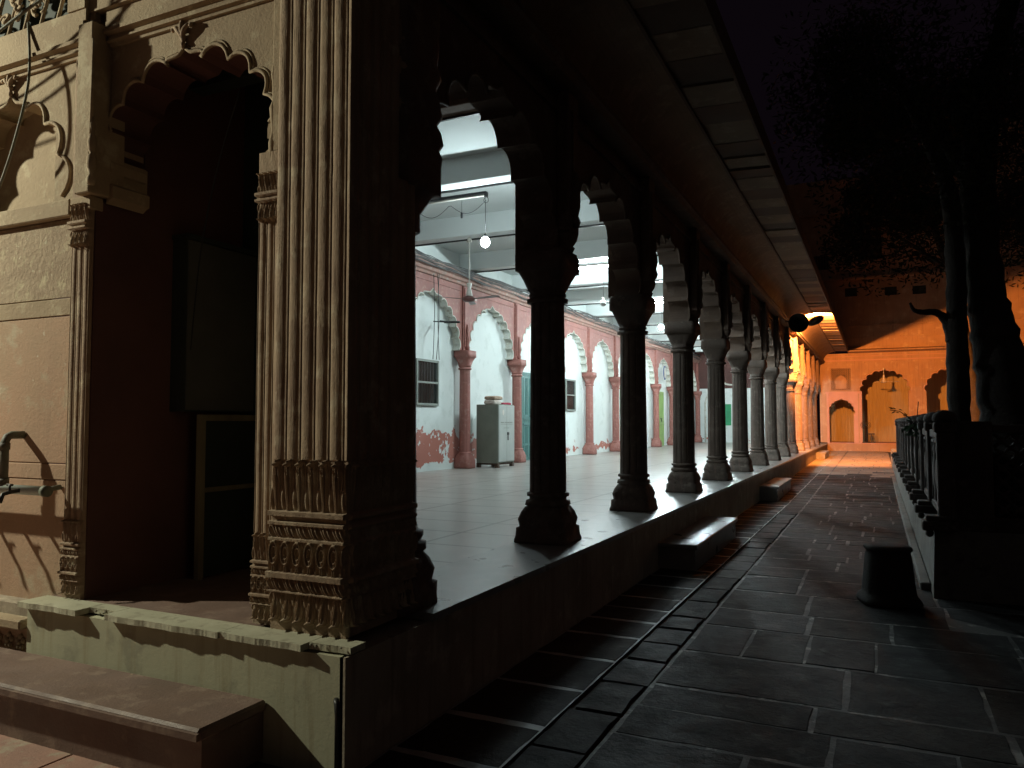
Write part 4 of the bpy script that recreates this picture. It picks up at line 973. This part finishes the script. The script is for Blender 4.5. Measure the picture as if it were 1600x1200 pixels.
# pedestal fan by the blind
pf = empty('pedestal_fan', (1.72, Y1-.12, .60)); tag(pf, 'dark pedestal fan standing at the foot of the large far arch', 'fan')
mb = MB(); mb.loft([(0, .22), (.03, .20), (.05, .04), (.75, .02)], (0, 0), 20); mb.build('stand', M['dark_metal'], pf)
mb = MB()
for r in (.22, .16, .09): mb.tube([(r*math.cos(q)-.05, -.07, .82+r*math.sin(q)*.8) for q in np.linspace(0, 2*PI, 20)], .008, 5)
for q in np.linspace(0, PI, 9): mb.tube([(-.05-.22*math.cos(q), -.07, .82-.18*math.sin(q)), (-.05+.22*math.cos(q), -.07, .82+.18*math.sin(q))], .005, 4)
mb.build('guard', M['dark_metal'], pf)
mb = MB(); mb.sphere((-.05, .02, .82), .09, 12); mb.build('motor', M['dark_metal'], pf)
mb = MB(); mb.bbox(.05, .32, -.12, .1, .38, .45, .01); mb.bbox(.16, .2, -.05, 0, .0, .38, .005); mb.bbox(.0, .35, -.10, .06, .0, .05, .01)
tag(mb.build('small_stool', M['dark_metal'], None, (1.72, Y1-.12, .6)), 'small dark stool beside the pedestal fan in the far arch', 'stool')

# ================================================================== RIGHT: low wall, balustrade, screen, tree
lw = MB(); 
P0 = [(2.56, 5.02), (2.56, 28.4), (2.85, 28.4), (2.85, 5.02)]
lw.extrude([(2.56, 0), (2.58, .60), (2.85, .60), (2.85, 0)], (0, 5.02, 0), (1, 0, 0), (0, 0, 1), (0, 1, 0), 23.4, 0)
lw.box(2.85, 8.5, 5.02, 5.30, -.02, .60); lw.bbox(2.47, 2.56, 5.35, 28.4, -.02, .07, .01)
tag(lw.build('garden_wall', M['lowwall']), 'low pale plastered garden wall running along the right side of the path', 'low wall')
bl = empty('stone_balustrade', (2.64, 5.0, .60)); tag(bl, 'dark carved stone balustrade with square posts and panels on the low garden wall', 'balustrade')
py_ = [0.0 + 1.45*k for k in range(12)]
postm = MB(); postm.bbox(-.03, .11, -.06, .08, 0, .93, .01); postm.bbox(-.05, .13, -.08, .10, .86, .95, .012); postm.loft([(.95, .085), (.98, .10), (1.02, .09), (1.05, .05), (1.06, .015)], (.04, .01), 16)
postm.bbox(-.16, .12, -.10, .12, 0.002, .085, .01); postm.bbox(-.13, .10, -.08, .10, .085, .13, .008); postm.sphere((-.10, 0, -.03), .035, 10)
panm = MB(); panm.box(.02, .06, .08, 1.39, .14, .80); panm.bbox(-.005, .09, .08, 1.39, .80, .88, .008); panm.bbox(.0, .08, .08, 1.39, .10, .16, .008)
for k in range(3):
    a = .12+k*.43; panm.bbox(.005, .02, a, a+.03, .18, .78, .004); panm.bbox(.005, .02, a+.33, a+.36, .18, .78, .004); panm.sphere((.02, a+.18, .45), .11, 12, 0, .2, .9, 1.6); panm.sphere((.02, a+.18, .68), .05, 10, 0, .3, 1, 1)
    panm.bbox(.005, .02, a+.03, a+.33, .75, .78, .004)
po = None
for k, y in enumerate(py_):
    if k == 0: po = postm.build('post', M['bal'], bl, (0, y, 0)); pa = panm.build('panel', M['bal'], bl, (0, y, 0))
    else:
        c = po.copy(); col.objects.link(c); c.location = (0, y, 0)
        if k < len(py_)-1: c = pa.copy(); col.objects.link(c); c.location = (0, y, 0)
# pierced stone screen facing the camera
js = empty('pierced_screen', (2.74, 5.05, .60)); tag(js, 'dark pierced stone screen with star lattice on the low wall in front of the tree', 'stone screen')
mb = MB(); mb.bbox(-.04, .30, -.04, .14, 0, .96, .01); mb.bbox(.30, 4, .0, .12, .86, .93, .008); mb.bbox(.30, 4, .0, .12, 0, .12, .008); mb.bbox(.70, .80, -.01, .13, .12, .86, .006)
mb.bbox(1.9, 2.05, -.03, .15, 0, .96, .008); mb.build('frame', M['bal'], js)
mb = MB(); s = .12
for i in range(10):
    for j in range(6):
        x = .32+s*i; z = .12+s*j+.01
        if .66 < x < .8: pass
        for (dx, dz, ex, ez) in ((0, 0, s, s), (s, 0, 0, s)): mb.tube([(x+dx, .06, z+dz), (x+ex, .06, z+ez)], .016, 5)
        mb.tube([(x+s/2+.028*math.cos(q), .06, z+s/2+.028*math.sin(q)) for q in np.linspace(0, 2*PI, 7)], .010, 4)
        mb.tube([(x, .06, z+s/2), (x+s, .06, z+s/2)], .009, 4)
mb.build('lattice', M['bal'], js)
# pedestal stone on the path
pd = MB(); pd.loft([(0, .235, 4), (.03, .24, 4), (.06, .225, 4), (.08, .205, 3.5), (.12, .20, 3.2), (.40, .175, 3), (.44, .165, 3), (.45, .175, 3), (.465, .185, 3), (.48, .182, 3), (.495, .165, 3), (.50, .12, 3)], (0, 0), 48, rot=.25)
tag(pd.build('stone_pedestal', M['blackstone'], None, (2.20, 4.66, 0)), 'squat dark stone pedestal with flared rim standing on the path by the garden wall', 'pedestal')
# soil bed behind the wall
sb = MB(); sb.box(2.85, 9, 5.3, 28.4, -.02, .30); sb.build('planting_bed', M['ground_dark']); tag(bpy.data.objects['planting_bed'], kind='structure')

def ext(P, n=6):
    pts = [Vector(p[:3]) for p in P]; rr = [p[3] for p in P]; O = []; Rr = []
    for i in range(len(pts)-1):
        p0 = pts[max(i-1, 0)]; p1 = pts[i]; p2 = pts[i+1]; p3 = pts[min(i+2, len(pts)-1)]
        for t in np.linspace(0, 1, n+1)[:-1]:
            O.append(.5*((2*p1)+(-p0+p2)*t+(2*p0-5*p1+4*p2-p3)*t*t+(-p0+3*p1-3*p2+p3)*t**3)); Rr.append(rr[i]*(1-t)+rr[i+1]*t)
    O.append(pts[-1]); Rr.append(rr[-1]); return O, Rr
def limb(mb, P, n=12):
    O, Rr = ext(P); Rr = [r*(1+.05*math.sin(i*1.7)+.04*math.sin(i*3.1)) for i, r in enumerate(Rr)]; mb.tube(O, Rr, n)
random.seed(9)
def crown(mb, centres, count, size, m=0):
    for k in range(count):
        c, r = random.choice(centres); v = Vector((random.gauss(0, 1), random.gauss(0, 1), random.gauss(0, .8))); v = v.normalized()*r*random.random()**.4
        p = Vector(c)+v; s = size*random.uniform(.6, 1.3)
        a = Vector((random.gauss(0, 1), random.gauss(0, 1), random.gauss(0, .6))).normalized(); b = a.orthogonal().normalized()
        mb.add([p-a*s, p+b*s*.38, p+a*s, p-b*s*.38], [(0, 1, 2, 3)], m)
tr = empty('large_tree', (3.3, 7.0, .3)); tag(tr, 'large dark tree with thick leaning trunk behind the stone screen, crown over the court', 'tree')
L0 = Vector((-3.3, -7, -.3)) 
def W(x, y, z, r): return (x-3.3, y-7, z-.3, r)
mb = MB()
limb(mb, [W(3.62, 7, .2, .42), W(3.50, 7, 1.0, .36), W(3.46, 7, 1.5, .31), W(3.38, 7.0, 2.1, .26), W(3.31, 7.05, 2.6, .22), W(3.25, 7.1, 3.1, .19), W(3.22, 7.2, 4.2, .19), W(3.35, 7.4, 5.6, .15)], 14)
limb(mb, [W(3.45, 7.1, 1.2, .2), W(3.62, 7.1, 1.9, .13), W(3.80, 7.1, 2.5, .12), W(4.1, 7.2, 3.5, .1), W(4.6, 7.5, 5, .07)], 10)
limb(mb, [W(3.22, 7.2, 4.2, .12), W(2.7, 7.8, 5.4, .08), W(2.2, 8.6, 6.4, .04)], 8)
limb(mb, [W(3.3, 7.3, 5.2, .12), W(3.6, 6.5, 6.5, .08), W(3.4, 5.5, 7.4, .04)], 8)
mb.build('trunk', M['bark'], tr)
mb = MB(); cs = []
for k in range(26): cs.append(((random.uniform(-1.4, 2.4), random.uniform(-1.2, 4.5), random.uniform(3.6, 6.6)), random.uniform(.5, 1.0)))
crown(mb, cs, 30000, .045); mb.build('crown', M['leaf'], tr)
t2 = empty('slender_tree', (2.95, 6.9, .3)); tag(t2, 'straight slender tree trunk just left of the thick leaning trunk, stub branch pointing left', 'tree')
mb = MB(); W2 = lambda x, y, z, r: (x-2.95, y-6.9, z-.3, r)
limb(mb, [W2(2.98, 6.9, .2, .17), W2(2.965, 6.9, .9, .13), W2(2.955, 6.9, 1.5, .112), W2(2.955, 6.9, 2.1, .115), W2(2.955, 6.9, 2.7, .105), W2(2.96, 6.9, 3.3, .10), W2(2.9, 6.95, 4.2, .09), W2(2.6, 7.2, 5.2, .06), W2(2.3, 7.6, 6.0, .03)], 12)
limb(mb, [W2(2.93, 6.9, 2.45, .09), W2(2.86, 6.9, 2.66, .055), W2(2.76, 6.88, 2.765, .038), W2(2.62, 6.85, 2.775, .03), W2(2.54, 6.82, 2.80, .022), W2(2.50, 6.8, 2.88, .012)], 10)
mb.build('trunk', M['bark'], t2)
mb = MB(); cs = [((random.uniform(-1.7, .4), random.uniform(-.5, 4), random.uniform(3.9, 5.9)), random.uniform(.4, .8)) for k in range(12)]
crown(mb, cs, 6000, .05); mb.build('crown', M['leaf'], t2)
# distant tree in front of the upper facade
t3 = empty('distant_tree', (5.5, 30, .3)); tag(t3, 'leafy tree in the court before the upper wall of the far building', 'tree')
mb = MB(); limb(mb, [(0, 0, 0, .22), (-.2, 0, 3, .2), (-.6, 0, 6, .16), (-1.4, 0, 9, .10), (-2.4, 0, 11.5, .05)]); limb(mb, [(-.6, 0, 6, .12), (.8, .2, 8.5, .08), (1.6, .3, 11, .04)]); limb(mb, [(-.9, 0, 7, .1), (-2.2, .2, 8.2, .06), (-3.2, .3, 8.9, .03)]); mb.build('trunk', M['bark'], t3)
mb = MB(); cs = []
for k in range(34): cs.append(((random.uniform(-4.4, 3.0), random.uniform(-2, 2), random.uniform(8.4, 14)), random.uniform(.6, 1.2)))
crown(mb, cs, 30000, .09); mb.build('crown', M['leaf'], t3)
# shrub on the balustrade
sh = empty('shrub', (2.62, 8.9, 1.45)); tag(sh, 'leafy shrub arching over the end of the dark balustrade', 'shrub')
mb = MB(); br = [[(0, 0, -.9), (0, 0, 0), (.02, .0, .28), (.03, 0, .38)], [(0, 0, .02), (-.08, 0, .16), (-.20, 0, .25), (-.32, 0, .27)], [(0, 0, 0), (-.10, 0, .03), (-.17, 0, .0)], [(0, 0, 0), (.06, 0, .1), (.08, 0, .16)]]
for b in br: mb.tube(b, .006, 5)
mb.build('stems', M['bark'], sh)
mb = MB(); random.seed(3)
for b in br[1:]:
    for k in range(16):
        i = random.randint(0, len(b)-2); t = random.random(); p = Vector(b[i]).lerp(Vector(b[i+1]), t)+Vector((random.uniform(-.03, .03), random.uniform(-.05, .05), random.uniform(-.03, .03)))
        a = Vector((random.gauss(0, 1), random.gauss(0, .6), random.gauss(0, .6))).normalized(); n_ = a.orthogonal().normalized(); s = random.uniform(.025, .045)
        mb.add([p-a*s, p+n_*s*.45, p+a*s, p-n_*s*.45], [(0, 1, 2, 3)])
for k in range(60):
    p = Vector((random.gauss(.02, .06), random.gauss(0, .1), random.gauss(.0, .06))); a = Vector((random.gauss(0, 1), random.gauss(0, .6), random.gauss(0, .6))).normalized(); n_ = a.orthogonal().normalized(); s = random.uniform(.03, .05)
    mb.add([p-a*s, p+n_*s*.45, p+a*s, p-n_*s*.45], [(0, 1, 2, 3)])
mb.build('leaves', M['leaf2'], sh)
# lit window far off behind the tree
mb = MB(); mb.box(6.55, 6.85, Y1-.02, Y1+.0, 10.9, 11.3); 
lwn = mb.build('lit_window', emis('pale lit pane', (.7, .75, .9), .35), fb, (0, -Y1, 0))

# parts whose parent is an offset Empty were modelled in world coordinates only for x,z; nothing else to fix
